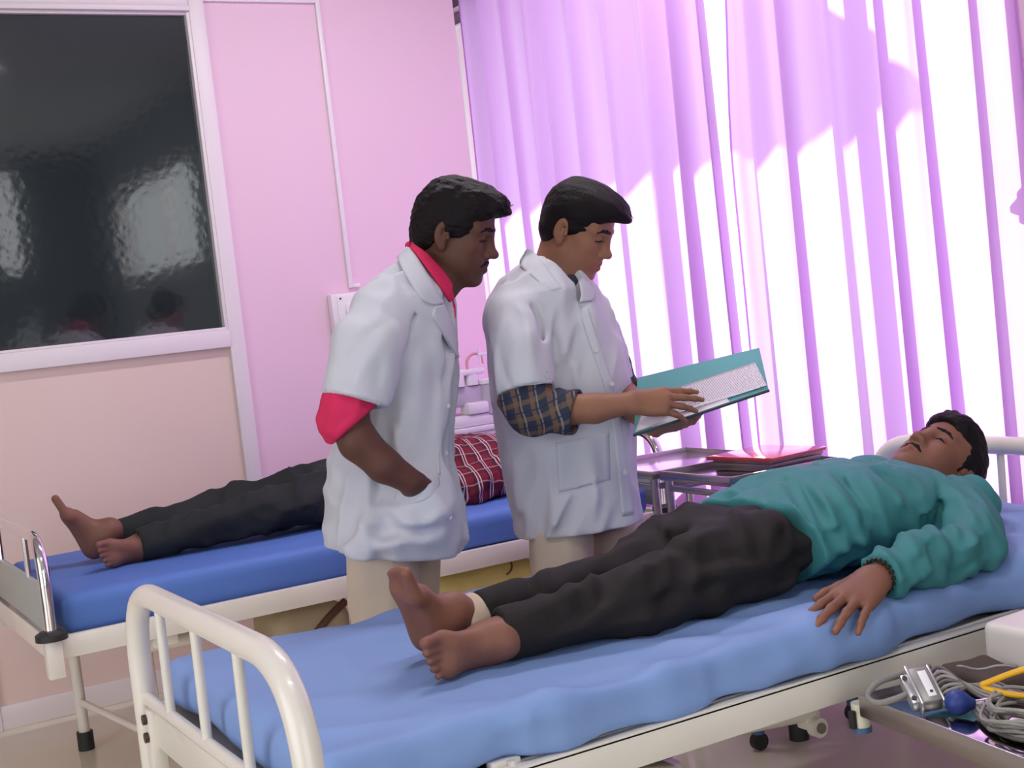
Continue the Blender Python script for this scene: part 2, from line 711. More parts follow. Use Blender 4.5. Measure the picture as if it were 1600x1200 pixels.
def slabs(name, axis, at, thick, ulo, uhi, vlo, vhi, holes, m, parent=None):
    """wall at axis=const, cut into boxes around rectangular openings (u = other horizontal axis, v = height)"""
    us = sorted({ulo, uhi, *[h[0] for h in holes], *[h[1] for h in holes]})
    vs = sorted({vlo, vhi, *[h[2] for h in holes], *[h[3] for h in holes]})
    mb = MB()
    for i in range(len(us) - 1):
        for j in range(len(vs) - 1):
            cu, cv = (us[i] + us[i + 1]) / 2, (vs[j] + vs[j + 1]) / 2
            if any(h[0] < cu < h[1] and h[2] < cv < h[3] for h in holes):
                continue
            if axis == 'x':
                mb.box((at, us[i], vs[j]), (at + thick, us[i + 1], vs[j + 1]))
            else:
                mb.box((us[i], at, vs[j]), (us[i + 1], at + thick, vs[j + 1]))
    o = mb.build(name, m, parent, smooth=False)
    return tag(o, kind='structure')


tag(MB().box((-2.5, -2.5, -0.12), (3.05, 5.8, 0.0)).build('floor', floor_mat(), smooth=False), kind='structure')
tag(MB().box((-2.5, -2.5, 3.1), (3.05, 5.8, 3.2)).build('ceiling', mat('ceiling paint', (0.42, 0.42, 0.43), 0.7), smooth=False), kind='structure')
WIN_A = (2.38, 5.50, 0.56, 2.62)
wr_ = slabs('wall_right', 'x', 2.9, 0.15, 1.9, 5.8, 0.0, 3.1, [WIN_A], M_PINK)
slabs('darkened_wall', 'x', 2.9, 0.15, -2.5, 1.9, 0.0, 3.1, [(-1.75, 0.62, 1.88, 2.66)], M_DIM, wr_)  # pink wall coloured dark here so the glass mirrors a dim room
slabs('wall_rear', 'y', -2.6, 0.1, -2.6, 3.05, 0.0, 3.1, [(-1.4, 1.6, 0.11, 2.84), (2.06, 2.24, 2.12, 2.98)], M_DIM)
slabs('wall_near', 'x', -2.6, 0.1, -2.5, 5.8, 0.0, 3.1, [(-0.42, 3.22, 0.11, 2.74)], M_DIM)  # opening added to let the side fill in
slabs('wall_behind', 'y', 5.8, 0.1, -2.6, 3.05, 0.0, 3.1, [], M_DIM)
wl = slabs('wall_left', 'y', 5.0, 0.1, 1.66, 2.738, 0.0, 3.1, [], M_PINK)
slabs('board', 'y', 5.0, 0.1, -2.6, 1.66, 0.0, 3.1, [(0.645, 1.60, 1.30, 2.52)], M_CREAM, wl)
MB().box((0.645, 5.03, 1.30), (1.60, 5.1, 2.52))
tag(MB().box((1.602, 4.978, 0.0), (1.662, 5.0, 3.1), 0.004).build('trim_1', M_TRIM), kind='structure')
tag(MB().box((0.56, 4.978, 0.0), (0.62, 5.0, 3.1), 0.004).build('trim_2', M_TRIM), kind='structure')
tag(MB().box((0.62, 4.978, 2.535), (1.602, 5.0, 2.575), 0.004).build('trim_3', M_TRIM), kind='structure')
tag(MB().box((-2.5, 4.985, 0.0), (0.56, 5.0, 0.085), 0.003).box((0.62, 4.985, 0.0), (1.602, 5.0, 0.085), 0.003)
    .build('baseboard_left', M_SKIRT), kind='structure')
tag(MB().box((2.885, -2.5, 0.0), (2.9, 4.98, 0.085), 0.003).build('baseboard_right', M_SKIRT), kind='structure')


def hammered_glass():
    m = bpy.data.materials.new('dark hammered glass')
    m.use_nodes = True
    nt = m.node_tree; N = nt.nodes; L = nt.links
    b = N['Principled BSDF']
    b.inputs['Base Color'].default_value = (0.016, 0.022, 0.026, 1)
    b.inputs['Roughness'].default_value = 0.07
    b.inputs['Specular IOR Level'].default_value = 1.0
    b.inputs['Coat Weight'].default_value = 0.6; b.inputs['Coat IOR'].default_value = 1.7; b.inputs['Coat Roughness'].default_value = 0.06
    tc = N.new('ShaderNodeTexCoord')
    vo = N.new('ShaderNodeTexVoronoi'); vo.inputs['Scale'].default_value = 34.0
    vo.feature = 'SMOOTH_F1'
    nz = N.new('ShaderNodeTexNoise'); nz.inputs['Scale'].default_value = 26.0; nz.inputs['Detail'].default_value = 2
    L.new(tc.outputs['Object'], vo.inputs['Vector']); L.new(tc.outputs['Object'], nz.inputs['Vector'])
    ad = N.new('ShaderNodeMath'); ad.operation = 'ADD'
    L.new(vo.outputs['Distance'], ad.inputs[0]); L.new(nz.outputs['Fac'], ad.inputs[1])
    bp = N.new('ShaderNodeBump'); bp.inputs['Strength'].default_value = 0.024; bp.inputs['Distance'].default_value = 0.006
    L.new(ad.outputs[0], bp.inputs['Height']); L.new(bp.outputs['Normal'], b.inputs['Normal']); L.new(bp.outputs['Normal'], b.inputs['Coat Normal'])
    return m


def clear_glass():
    m = bpy.data.materials.new('clear window glass')
    m.use_nodes = True
    nt = m.node_tree; N = nt.nodes; L = nt.links
    N.remove(N['Principled BSDF'])
    t = N.new('ShaderNodeBsdfTransparent'); t.inputs['Color'].default_value = (0.95, 0.97, 0.96, 1)
    g = N.new('ShaderNodeBsdfGlossy'); g.inputs['Roughness'].default_value = 0.02
    mx = N.new('ShaderNodeMixShader')
    mx.inputs['Fac'].default_value = 0.05
    L.new(t.outputs['BSDF'], mx.inputs[1]); L.new(g.outputs['BSDF'], mx.inputs[2])
    L.new(mx.outputs['Shader'], N['Material Output'].inputs['Surface'])
    return m


M_CLEAR = clear_glass()
w1 = tag(empty('window_1', (1.12, 5.0, 1.28)), kind='structure')
# inner frame with a sloped rebate
fr = MB()
for (x0, x1, z0, z1) in ((0.62, 1.602, 1.245, 1.312), (0.62, 1.602, 2.513, 2.535)):
    fr.box((x0, 4.968, z0), (x1, 5.03, z1), 0.004)
fr.box((1.590, 4.982, 1.312), (1.604, 5.04, 2.513), 0.003)
fr.box((0.62, 4.982, 1.312), (0.655, 5.04, 2.513), 0.003)
fr.build('window_frame', M_TRIM, w1)
MB().box((0.66, 4.975, 1.312), (1.592, 4.981, 1.322), 0.002).box((0.66, 4.99, 2.503), (1.592, 5.02, 2.513), 0.002).build('glazing_bead', M_TRIM, w1)
MB().box((0.655, 5.012, 1.31), (1.593, 5.022, 2.513)).build('pane', hammered_glass(), w1, smooth=False)

w2 = tag(empty('window_2', (2.97, 3.45, 0.56)), kind='structure')
fr = MB()
y0, y1, z0, z1 = WIN_A
for yy in (y0, 2.97, 3.95, y1 - 0.05):
    fr.box((2.955, yy, z0), (3.0, yy + 0.05, z1), 0.004)
fr.box((2.955, y0, z0), (3.0, y1, z0 + 0.05), 0.004).box((2.955, y0, z1 - 0.05), (3.0, y1, z1), 0.004)
fr.build('window_frame', M_TRIM, w2)
for a, b in ((y0 + .05, 2.97), (3.02, 3.95), (4.0, y1 - .05)):
    MB().box((2.975, a, z0 + .05), (2.981, b, z1 - .05)).build('pane', M_CLEAR, w2, smooth=False)
MB().box((2.935, 2.42, 1.42), (2.958, 2.447, 1.50), 0.004).box((2.92, 2.41, 1.45), (2.945, 2.46, 1.468), 0.004).build('window_latch', mat('dull steel', (0.5, 0.45, 0.45), 0.35, 0.8), w2)
w3 = tag(empty('window_3', (2.97, -0.6, 1.88)), kind='structure')
fr = MB()
for yy in (-1.75, -0.35, 0.58):
    fr.box((2.955, yy, 1.88), (3.0, yy + 0.04, 2.62), 0.004)
fr.box((2.955, -1.75, 1.88), (3.0, .62, 1.92), .004).box((2.955, -1.75, 2.62), (3.0, .62, 2.66), .004)
fr.build('window_frame', M_TRIM, w3)
MB().box((2.975, -1.71, 1.92), (2.981, .58, 2.62)).build('pane', M_CLEAR, w3, smooth=False)

# concrete sunshade over the curtained window, outside
tag(MB().box((3.05, 3.62, 2.64), (3.667, 6.6, 2.72), 0.01).build('trim_4', mat('concrete', (0.45, 0.43, 0.40), 0.85, bump=0.2, bscale=30)), kind='structure')

# surface trunking and switch board on the pink wall
M_PLASTIC = mat('white plastic', (0.80, 0.74, 0.78), 0.35)
tr = empty('cord_cover', (2.0, 5.0, 1.42), 'thin white trunking running along and down the pink wall to the switch box', 'cord cover')
MB().box((2.118, 4.985, 1.425), (2.136, 5.0, 2.572), 0.003).build('vertical_run', M_PLASTIC, tr)
MB().box((1.664, 4.985, 2.554), (2.118, 5.0, 2.572), 0.003).build('horizontal_run', M_PLASTIC, tr)
MB().box((2.136, 4.985, 1.425), (2.168, 5.0, 1.440), 0.003).build('end_turn', M_PLASTIC, tr)
sb = empty('switch_board', (2.13, 5.0, 1.24), 'white switch box on the pink wall behind the man with the pink shirt collar', 'switch box')
MB().box((2.022, 4.955, 1.240), (2.262, 5.0, 1.405), 0.006).build('box_body', M_PLASTIC, sb)
MB().box((2.045, 4.949, 1.252), (2.255, 4.957, 1.398), 0.003).build('cover_plate', mat('switch plate', (0.83, 0.78, 0.82), 0.3), sb)
for k in range(4):
    MB().box((2.075 + k * .045, 4.943, 1.31), (2.105 + k * .045, 4.951, 1.36), 0.002).build('switch', M_PLASTIC, sb)
for (x, z) in ((2.058, 1.268), (2.242, 1.268), (2.058, 1.385), (2.242, 1.385)):
    MB().tube([(x, 4.950, z), (x, 4.946, z)], 0.004, 8).build('screw', mat('dark screw', (0.05, 0.04, 0.05), 0.4, 0.6), sb)

# ------------------------------------------------------------------ curtains


def curtain_mat():
    m = bpy.data.materials.new('lilac curtain cloth')
    m.use_nodes = True
    nt = m.node_tree; N = nt.nodes; L = nt.links
    N.remove(N['Principled BSDF'])
    d = N.new('ShaderNodeBsdfDiffuse'); d.inputs['Color'].default_value = (0.66, 0.42, 0.74, 1)
    t = N.new('ShaderNodeBsdfTranslucent'); t.inputs['Color'].default_value = (0.80, 0.50, 0.90, 1)
    mx = N.new('ShaderNodeMixShader'); mx.inputs['Fac'].default_value = 0.55
    L.new(d.outputs['BSDF'], mx.inputs[1]); L.new(t.outputs['BSDF'], mx.inputs[2])
    tc = N.new('ShaderNodeTexCoord')
    mp = N.new('ShaderNodeMapping'); mp.inputs['Scale'].default_value = (300, 300, 60)
    nz = N.new('ShaderNodeTexNoise'); nz.inputs['Scale'].default_value = 1.0
    L.new(tc.outputs['Object'], mp.inputs['Vector']); L.new(mp.outputs['Vector'], nz.inputs['Vector'])
    bp = N.new('ShaderNodeBump'); bp.inputs['Strength'].default_value = 0.08; bp.inputs['Distance'].default_value = 0.002
    L.new(nz.outputs['Fac'], bp.inputs['Height'])
    L.new(bp.outputs['Normal'], d.inputs['Normal'])
    L.new(mx.outputs['Shader'], N['Material Output'].inputs['Surface'])
    return m


M_CURT = curtain_mat()


def curtain(ya, yb, seed, label):
    """ya = far edge, yb = near edge, hanging from a rod above the picture"""
    rs = np.random.RandomState(seed)
    nu, nv = 420, 40
    s = np.linspace(0, 1, nu)
    Yb = ya + (yb - ya) * s
    root = empty('curtain', (2.85, (ya + yb) / 2, 0.12), label, 'curtain', 'lilac window curtains')
    ph = np.cumsum(0.7 + 0.6 * np.interp(s, np.linspace(0, 1, 14), rs.rand(14)))
    ph = ph / ph[-1] * 2 * math.pi * abs(yb - ya) / 0.178 + rs.rand() * 6
    amp = 0.026 + 0.030 * np.interp(s, np.linspace(0, 1, 12), rs.rand(12))
    v = []
    for j in range(nv + 1):
        z = 2.74 - (2.74 - 0.13) * j / nv
        w = j / nv
        drift = 0.5 * np.sin(3.1 * s * math.pi + seed) * w
        a = amp * (0.75 + 0.55 * w)
        x = 2.835 + a * np.sin(ph + drift) + 0.010 * np.sin(2.3 * ph + 1.7 * w + seed) + 0.006 * np.sin(0.37 * ph + 3 * w)
        y = Yb + 0.018 * np.cos(ph + drift) * (0.7 + 0.5 * w) + 0.02 * w * np.sin(1.7 * s * 6 + seed) * s * (1 - s) * 3
        if seed == 11:
            e_ = np.clip((2.45 - z) / .85, 0, 1); e_ = e_ * e_ * (3 - 2 * e_) * np.clip(1 - s / .16, 0, 1)
            y = y + 0.05 * e_
            x = x - 0.018 * e_
        v.append(np.stack([np.minimum(x, 2.895), y, np.full(nu, z)], 1))
    v = np.vstack(v)
    j, i = np.meshgrid(np.arange(nv), np.arange(nu - 1), indexing='ij')
    q = np.stack([j * nu + i, j * nu + i + 1, (j + 1) * nu + i + 1, (j + 1) * nu + i], -1).reshape(-1, 4)
    mesh_obj('cloth', v, None, M_CURT, root, True, quads=q)
    # narrow turned-in hem along both long edges
    for i0, nm in ((0, 'side_hem'), (nu - 1, 'side_hem')):
        e = v.reshape(nv + 1, nu, 3)[:, i0]
        MB().tube(e[::2], 0.0035, 6).build(nm, M_CURT, root)
    return root


curtain(5.085, 3.475, 3, 'lilac curtain on the left of the gap, by the pink wall')
curtain(3.405, 2.325, 11, 'lilac curtain on the right of the gap, behind the bed of the man in teal')
rod = empty('curtain_rod', (2.85, 3.65, 2.76), 'steel curtain rod over the lilac curtains', 'curtain rod')
MB().tube([(2.835, 1.9, 2.76), (2.835, 5.3, 2.76)], 0.012, 12).build('pole', mat('rod steel', (0.6, 0.58, 0.6), 0.3, 0.9), rod)
for yy in (1.96, 3.44, 4.9):
    MB().box((2.84, yy, 2.74), (2.9, yy + .02, 2.78), .003).build('bracket', mat('rod steel', (0.6, 0.58, 0.6), 0.3, 0.9), rod)

# ------------------------------------------------------------------ hospital beds
M_ENAMEL = mat('cream enamelled steel', (0.76, 0.70, 0.64), 0.28, coat=0.3, vary=0.04, vscale=5)
M_BLACK = mat('black rubber', (0.018, 0.017, 0.018), 0.55)
M_CHROME = mat('polished chrome', (0.80, 0.76, 0.78), 0.12, 1.0)
M_LAMIN = mat('grey laminate panel', (0.36, 0.38, 0.37), 0.4)
M_RUST = mat('dark bolt', (0.08, 0.06, 0.05), 0.5, 0.5)


def arch_path(X, ya, yb, zb, zt, r):
    return fillet([(X, ya, zb), (X, ya, zt), (X, yb, zt), (X, yb, zb)], [r, r], 12)


def near_bed():
    t = empty('hospital_bed', (1.67, 2.33, 0.0), 'cream enamelled bed in front with curved barred footboard', 'bed')
    XF, XH, YA, YB = 0.63, 2.72, 1.838, 2.812
    for X, nm in ((XF, 'footboard_frame'), (XH, 'headboard_frame')):
        zb = 0.055
        p = arch_path(X, YA, YB, zb, 0.779, 0.165)
        MB().tube(p, 0.0235, 18).build(nm, M_ENAMEL, t)
        fb = MB().tube([(X, YA, 0.548), (X, YB, 0.548)], 0.0125, 12)
        fb.build('cross_bar', M_ENAMEL, t)
        for yy in (2.607, 2.368, 2.128):
            z1 = 0.779 - (0.0 if yy < 2.6 else 0.004)
            MB().tube([(X, yy - 0.008, z1), (X, yy, 0.548)], 0.0095, 10).build('upright_bar', M_ENAMEL, t)
        for yy in (YA, YB):
            MB().tube([(X, yy, 0.0), (X, yy, 0.012), (X, yy, 0.06)], [0.024, 0.029, 0.028], 14).build('foot_cap', M_BLACK, t)
    MB().box((XF + .0, YA + .06, 0.452), (XF + .035, YB - .06, 0.528), 0.004).build('end_rail', M_ENAMEL, t)
    MB().box((XF - .016, YB - .075, 0.22), (XF + .016, YB - .045, 0.535), 0.004).build('corner_bracket', M_ENAMEL, t)
    for z in (0.515, 0.478):
        MB().tube([(XF - .017, YB - .06, z), (XF - .024, YB - .06, z)], 0.011, 8).build('bolt', M_RUST, t)
    MB().box((XF + .002, 2.40, 0.16), (XF + .03, 2.44, 0.46), 0.004).build('centre_post', M_ENAMEL, t)
    MB().box((XH - .035, YA + .03, 0.452), (XH, YB - .03, 0.528), 0.004).build('end_rail', M_ENAMEL, t)
    for ya, yb, lip in ((1.858, 1.872, 1.885), (2.788, 2.802, 2.775)):
        lo, hi = min(yb, lip), max(yb, lip)
        (MB().box((XF + .02, ya, 0.472), (XH - .02, yb, 0.532), 0.003)
         .box((XF + .02, min(ya, lip), 0.524), (XH - .02, max(yb, lip), 0.533), 0.002)).build('side_rail', M_ENAMEL, t)
    MB().box((XF + .03, 1.872, 0.506), (XH - .03, 2.788, 0.516), 0.002).build('deck_plate', M_ENAMEL, t)
    MB().box((XF + .04, 1.888, 0.514), (XH - .04, 1.900, 0.533), 0.002).build('deck_flange', M_ENAMEL, t)
    for X in (0.98, 1.35, 1.74):
        MB().tube([(X, 1.879, 0.530), (X, 1.879, 0.541)], 0.008, 8).build('bolt', M_ENAMEL, t)
    for X in (0.98, 1.355):
        MB().box((X - .035, 1.884, 0.530), (X + .02, 1.904, 0.542), 0.003).build('hinge_plate', M_ENAMEL, t)
    for yy in (1.93, 2.84):
        MB().tube([(2.375, yy - (0.05 if yy > 2.5 else 0), 0.5), (2.375, yy, 0.055)], 0.0175, 12).build('leg', M_ENAMEL, t)
        MB().tube([(2.375, yy, 0.0), (2.375, yy, 0.06)], 0.027, 14).build('foot_cap', M_BLACK, t)
    MB().tube([(1.10, 2.3, 0.375), (1.96, 2.3, 0.292)], 0.022, 14).build('crank_tube', M_ENAMEL, t)
    (MB().box((1.935, 2.28, 0.255), (1.975, 2.32, 0.36), 0.006).box((1.96, 2.285, 0.30), (2.10, 2.315, 0.335), 0.008)
     .tube([(1.955, 2.262, 0.262), (1.955, 2.284, 0.262)], 0.022, 14)).build('crank_bracket', M_ENAMEL, t)
    MB().tube([(1.955, 2.257, 0.262), (1.955, 2.264, 0.262)], 0.012, 12).build('hole_disc', mat('shadowed steel', (0.25, 0.2, 0.16), 0.5, 0.5), t)  # solid disc, the shade inside a hole put into its colour
    for X in (1.15, 2.05):
        MB().box((X - .02, 1.872, 0.455), (X + .02, 2.788, 0.500), 0.004).build('cross_member', M_ENAMEL, t)
    return t


def far_bed():
    t = empty('hospital_bed', (1.62, 4.16, 0.0), 'cream bed with chrome end loops and grey panels by the wall', 'bed')
    XF, XH, YA, YB = 0.60, 2.64, 3.715, 4.655
    for yy in (YA, YB - .02):
        (MB().box((XF, yy, 0.470), (XH, yy + .02, 0.532), 0.003)).build('side_rail', M_ENAMEL, t)
    for X in (XF, XH - .025):
        MB().box((X, YA + .02, 0.470), (X + .025, YB - .02, 0.532), 0.003).build('end_rail', M_ENAMEL, t)
    MB().box((XF + .025, YA + .02, 0.512), (XH - .025, YB - .02, 0.522), 0.002).build('deck_plate', M_ENAMEL, t)
    for X, nm in ((XF + .012, 'foot_loop'), (XH - .012, 'head_loop')):
        ya, yb = YA + .0, YB - .0
        p = fillet([(X, ya, .535), (X, ya - .01, .80), (X, yb + .01, .80), (X, yb, .535)], [.15, .15], 12)
        MB().tube(p, 0.0165, 16).build(nm, M_CHROME, t)
        for yy in (ya, yb):
            MB().tube([(X, yy, .528), (X, yy, .545), (X, yy, .552)], [.042, .042, .030], 18).build('flange_cap', M_BLACK, t)
            MB().box((X - .022, yy - .022, .425), (X + .022, yy + .022, .530), .004).build('corner_socket', M_ENAMEL, t)
        MB().box((X - .008, ya + .03, .545), (X + .008, yb - .03, .672), .004).build('end_panel', M_LAMIN, t)
        for k in (0.25, 0.75):
            yy = ya + (yb - ya) * k
            MB().tube([(X, yy, .67), (X, yy, .80)], .008, 8).build('panel_stay', M_CHROME, t)
    for X in (0.80, 2.42):
        for yy, yf in ((3.86, 3.86), (4.50, 4.50)):
            X = (0.80 if X < 1 else 2.42) + (.085 if yy < 4 and X < 1 else 0)
            MB().tube([(X, yy, .5), (X + .004, yf, .055)], .018, 12).build('leg', M_ENAMEL, t)
            MB().tube([(X + .004, yf, 0.0), (X + .004, yf, .06)], .026, 14).build('foot_cap', M_BLACK, t)
        X = 0.80 if X < 1 else 2.42
        MB().tube([(X + (.085 if X < 1 else 0), 3.86, .16), (X, 4.50, .16)], .012, 10).build('leg_brace', M_ENAMEL, t)
    MB().tube([(.83, 3.80, .442), (.86, 3.80, .442), (1.0, 3.80, .436), (1.03, 3.80, .434)], [.008, .022, .022, .010], 14).build('crank_handle', M_ENAMEL, t)
    MB().box((.88, 3.735, .44), (.95, 3.80, .475), .004).build('crank_bracket', M_ENAMEL, t)
    return t


near_bed()
far_bed()


def sheet_mat(name, c1, c2):
    m = bpy.data.materials.new(name)
    m.use_nodes = True
    nt = m.node_tree; N = nt.nodes; L = nt.links
    b = N['Principled BSDF']; b.inputs['Roughness'].default_value = 0.62
    b.inputs['Specular IOR Level'].default_value = 0.35
    tc = N.new('ShaderNodeTexCoord')
    nz = N.new('ShaderNodeTexNoise'); nz.inputs['Scale'].default_value = 5.0; nz.inputs['Detail'].default_value = 5
    L.new(tc.outputs['Object'], nz.inputs['Vector'])
    mx = N.new('ShaderNodeMix'); mx.data_type = 'RGBA'
    mx.inputs[6].default_value = (*c1, 1); mx.inputs[7].default_value = (*c2, 1)
    L.new(nz.outputs['Fac'], mx.inputs[0]); L.new(mx.outputs[2], b.inputs['Base Color'])
    n2 = N.new('ShaderNodeTexNoise'); n2.inputs['Scale'].default_value = 9.0; n2.inputs['Detail'].default_value = 6
    L.new(tc.outputs['Object'], n2.inputs['Vector'])
    bp = N.new('ShaderNodeBump'); bp.inputs['Strength'].default_value = 0.25; bp.inputs['Distance'].default_value = 0.01
    L.new(n2.outputs['Fac'], bp.inputs['Height']); L.new(bp.outputs['Normal'], b.inputs['Normal'])
    return m


def mattress_field(x0, x1, y0, y1, z0, z1, rise=None, dents=()):
    f = Field()
    f.box(((x0 + x1) / 2, (y0 + y1) / 2, (z0 + z1) / 2), ((x1 - x0) / 2, (y1 - y0) / 2, (z1 - z0) / 2), rnd=0.032)
    if rise:
        for (c, r) in rise:
            f.ell(c, r, k=0.08)
    for (c, r) in dents:
        f.ell(c, r, k=0.03, sub=True)
    return f


M_SHEET = sheet_mat('sky blue rexine cover', (0.185, 0.295, 0.59), (0.235, 0.35, 0.67))
M_SHEET2 = sheet_mat('mid blue rexine cover', (0.075, 0.165, 0.50), (0.10, 0.20, 0.56))

mt = empty('mattress', (1.67, 2.33, 0.533), 'sky blue wrinkled mattress under the man in the teal shirt', 'mattress')
f = mattress_field(0.665, 2.69, 1.885, 2.785, 0.533, 0.622,
                   rise=[((2.38, 2.33, 0.572), (0.34, 0.44, 0.090)), ((1.68, 1.905, 0.575), (0.12, 0.045, 0.048))])
f.box((1.40, 1.888, 0.576), (0.40, 0.018, 0.042), rnd=0.016, k=0.035)
f.box((1.22, 1.886, 0.572), (0.16, 0.018, 0.038), rnd=0.016, k=0.035)
f.disp.append(lambda p: (0.011 * np.clip(1 - (p[:, 1] - 1.90) / .06, 0, 1) * noise3(np.stack([p[:, 0] * 13, p[:, 1] * 4, p[:, 2] * 5], 1))).astype(np.float32))
f.disp.append(folds((0.75, -0.6, 0.1), 0.10, 0.30, 0.0075, 3.1))
f.disp.append(folds((0.3, 0.9, 0.4), 0.12, 0.35, 0.008, 9.4))
f.plane((0, 0, 0.534), (0, 0, -1), 0.01)
v, q = f.mesh((0.62, 1.81, 0.50), (2.74, 2.84, 0.78), 0.009)
mesh_obj('cover', v, None, M_SHEET, mt, True, quads=q)
BED1 = bvh_of(v, q)
mt2 = empty('mattress', (1.62, 4.18, 0.522), 'mid blue mattress under the man in dark jeans', 'mattress')
f = mattress_field(0.655, 2.59, 3.742, 4.625, 0.523, 0.632)
f.disp.append(folds((1, 0.1, 0), 0.12, 0.5, 0.0045, 5.3))
v, q = f.mesh((0.61, 3.70, 0.50), (2.64, 4.67, 0.66), 0.010)
mesh_obj('cover', v, None, M_SHEET2, mt2, True, quads=q)
# ------------------------------------------------------------------ people: heads, hands, feet


def skin_mat(name, col):
    return mat(name, col, 0.55, bump=0.06, bscale=260, vary=0.07, vscale=14, tone=True, sss=0.06, spec=0.32)


def hair_mat():
    m = bpy.data.materials.new('black hair')
    m.use_nodes = True
    nt = m.node_tree; N = nt.nodes; L = nt.links
    b = N['Principled BSDF']
    b.inputs['Base Color'].default_value = (0.009, 0.006, 0.008, 1)
    b.inputs['Roughness'].default_value = 0.5
    b.inputs['Specular IOR Level'].default_value = 0.12
    tc = N.new('ShaderNodeTexCoord')
    nz = N.new('ShaderNodeTexNoise'); nz.inputs['Scale'].default_value = 260.0; nz.inputs['Detail'].default_value = 4
    L.new(tc.outputs['Object'], nz.inputs['Vector'])
    bp = N.new('ShaderNodeBump'); bp.inputs['Strength'].default_value = 0.7; bp.inputs['Distance'].default_value = 0.004
    L.new(nz.outputs['Fac'], bp.inputs['Height']); L.new(bp.outputs['Normal'], b.inputs['Normal'])
    return m


M_HAIR = hair_mat()


def creases(D, lines, near=True):
    """single drawn folds: (outline seen from the front, height, half width); height > 0 stands proud, < 0 sinks in"""
    L_ = []
    for pts, hgt, sig in lines:
        Q = np.array([pt(x, y, D) for x, y in pts])
        Q = spline(Q, 4) if len(Q) > 2 else Q
        L_.append((np.stack([Q @ HU, Q[:, 2]], 1).astype(np.float32), hgt, sig))

    def fn(p):
        u = (p @ HU.astype(np.float32)); z = p[:, 2]
        out = np.zeros(len(p), np.float32)
        for Q, hgt, sig in L_:
            lo, hi = Q.min(0) - 3 * sig, Q.max(0) + 3 * sig
            m = (u > lo[0]) & (u < hi[0]) & (z > lo[1]) & (z < hi[1])
            if not m.any(): continue
            q = np.stack([u[m], z[m]], 1); best = np.full(len(q), 9., np.float32); tt = np.zeros(len(q), np.float32)
            n = len(Q) - 1
            for i in range(n):
                a, b = Q[i], Q[i + 1]; ba = b - a; l2 = max(float(ba @ ba), 1e-9)
                h = np.clip(((q - a) @ ba) / l2, 0, 1)
                d = np.linalg.norm(q - a - h[:, None] * ba, axis=1)
                k = d < best
                best[k] = d[k]; tt[k] = (i + h[k]) / n
            taper = np.clip(np.sin(math.pi * np.clip(tt, .04, .96)) * 1.6, 0, 1)
            out[m] -= hgt * taper * np.exp(-(best / sig) ** 2)
        return out
    return fn


class Frame:
    """local frame x = forward, y = left, z = up"""
    def __init__(self, o, fwd, up, s=1.0):
        self.o = np.asarray(o, float)
        x = unit(fwd)
        z = np.asarray(up, float); z = unit(z - x * (z @ x))
        y = np.cross(z, x)
        self.R = np.stack([x, y, z], 1)
        self.s = s

    def w(self, *p):
        if len(p) == 1: p = p[0]
        return self.o + self.R @ (np.asarray(p, float) * self.s)

    def loc(self, p):
        return ((np.asarray(p) - self.o) @ self.R) / self.s


def head_axes(face, pitch, yaw, roll):
    """face = horizontal facing direction; yaw turns it to the right of the face, pitch lowers it, roll drops the right ear"""
    f0 = unit(face); l0 = np.cross(ZU, f0)
    p, y, r = [math.radians(a) for a in (pitch, yaw, roll)]
    f1 = f0 * math.cos(y) - l0 * math.sin(y); l1 = np.cross(ZU, f1)
    f2 = f1 * math.cos(p) - ZU * math.sin(p); u2 = np.cross(f2, l1)
    return f2, u2 * math.cos(r) - l1 * math.sin(r)


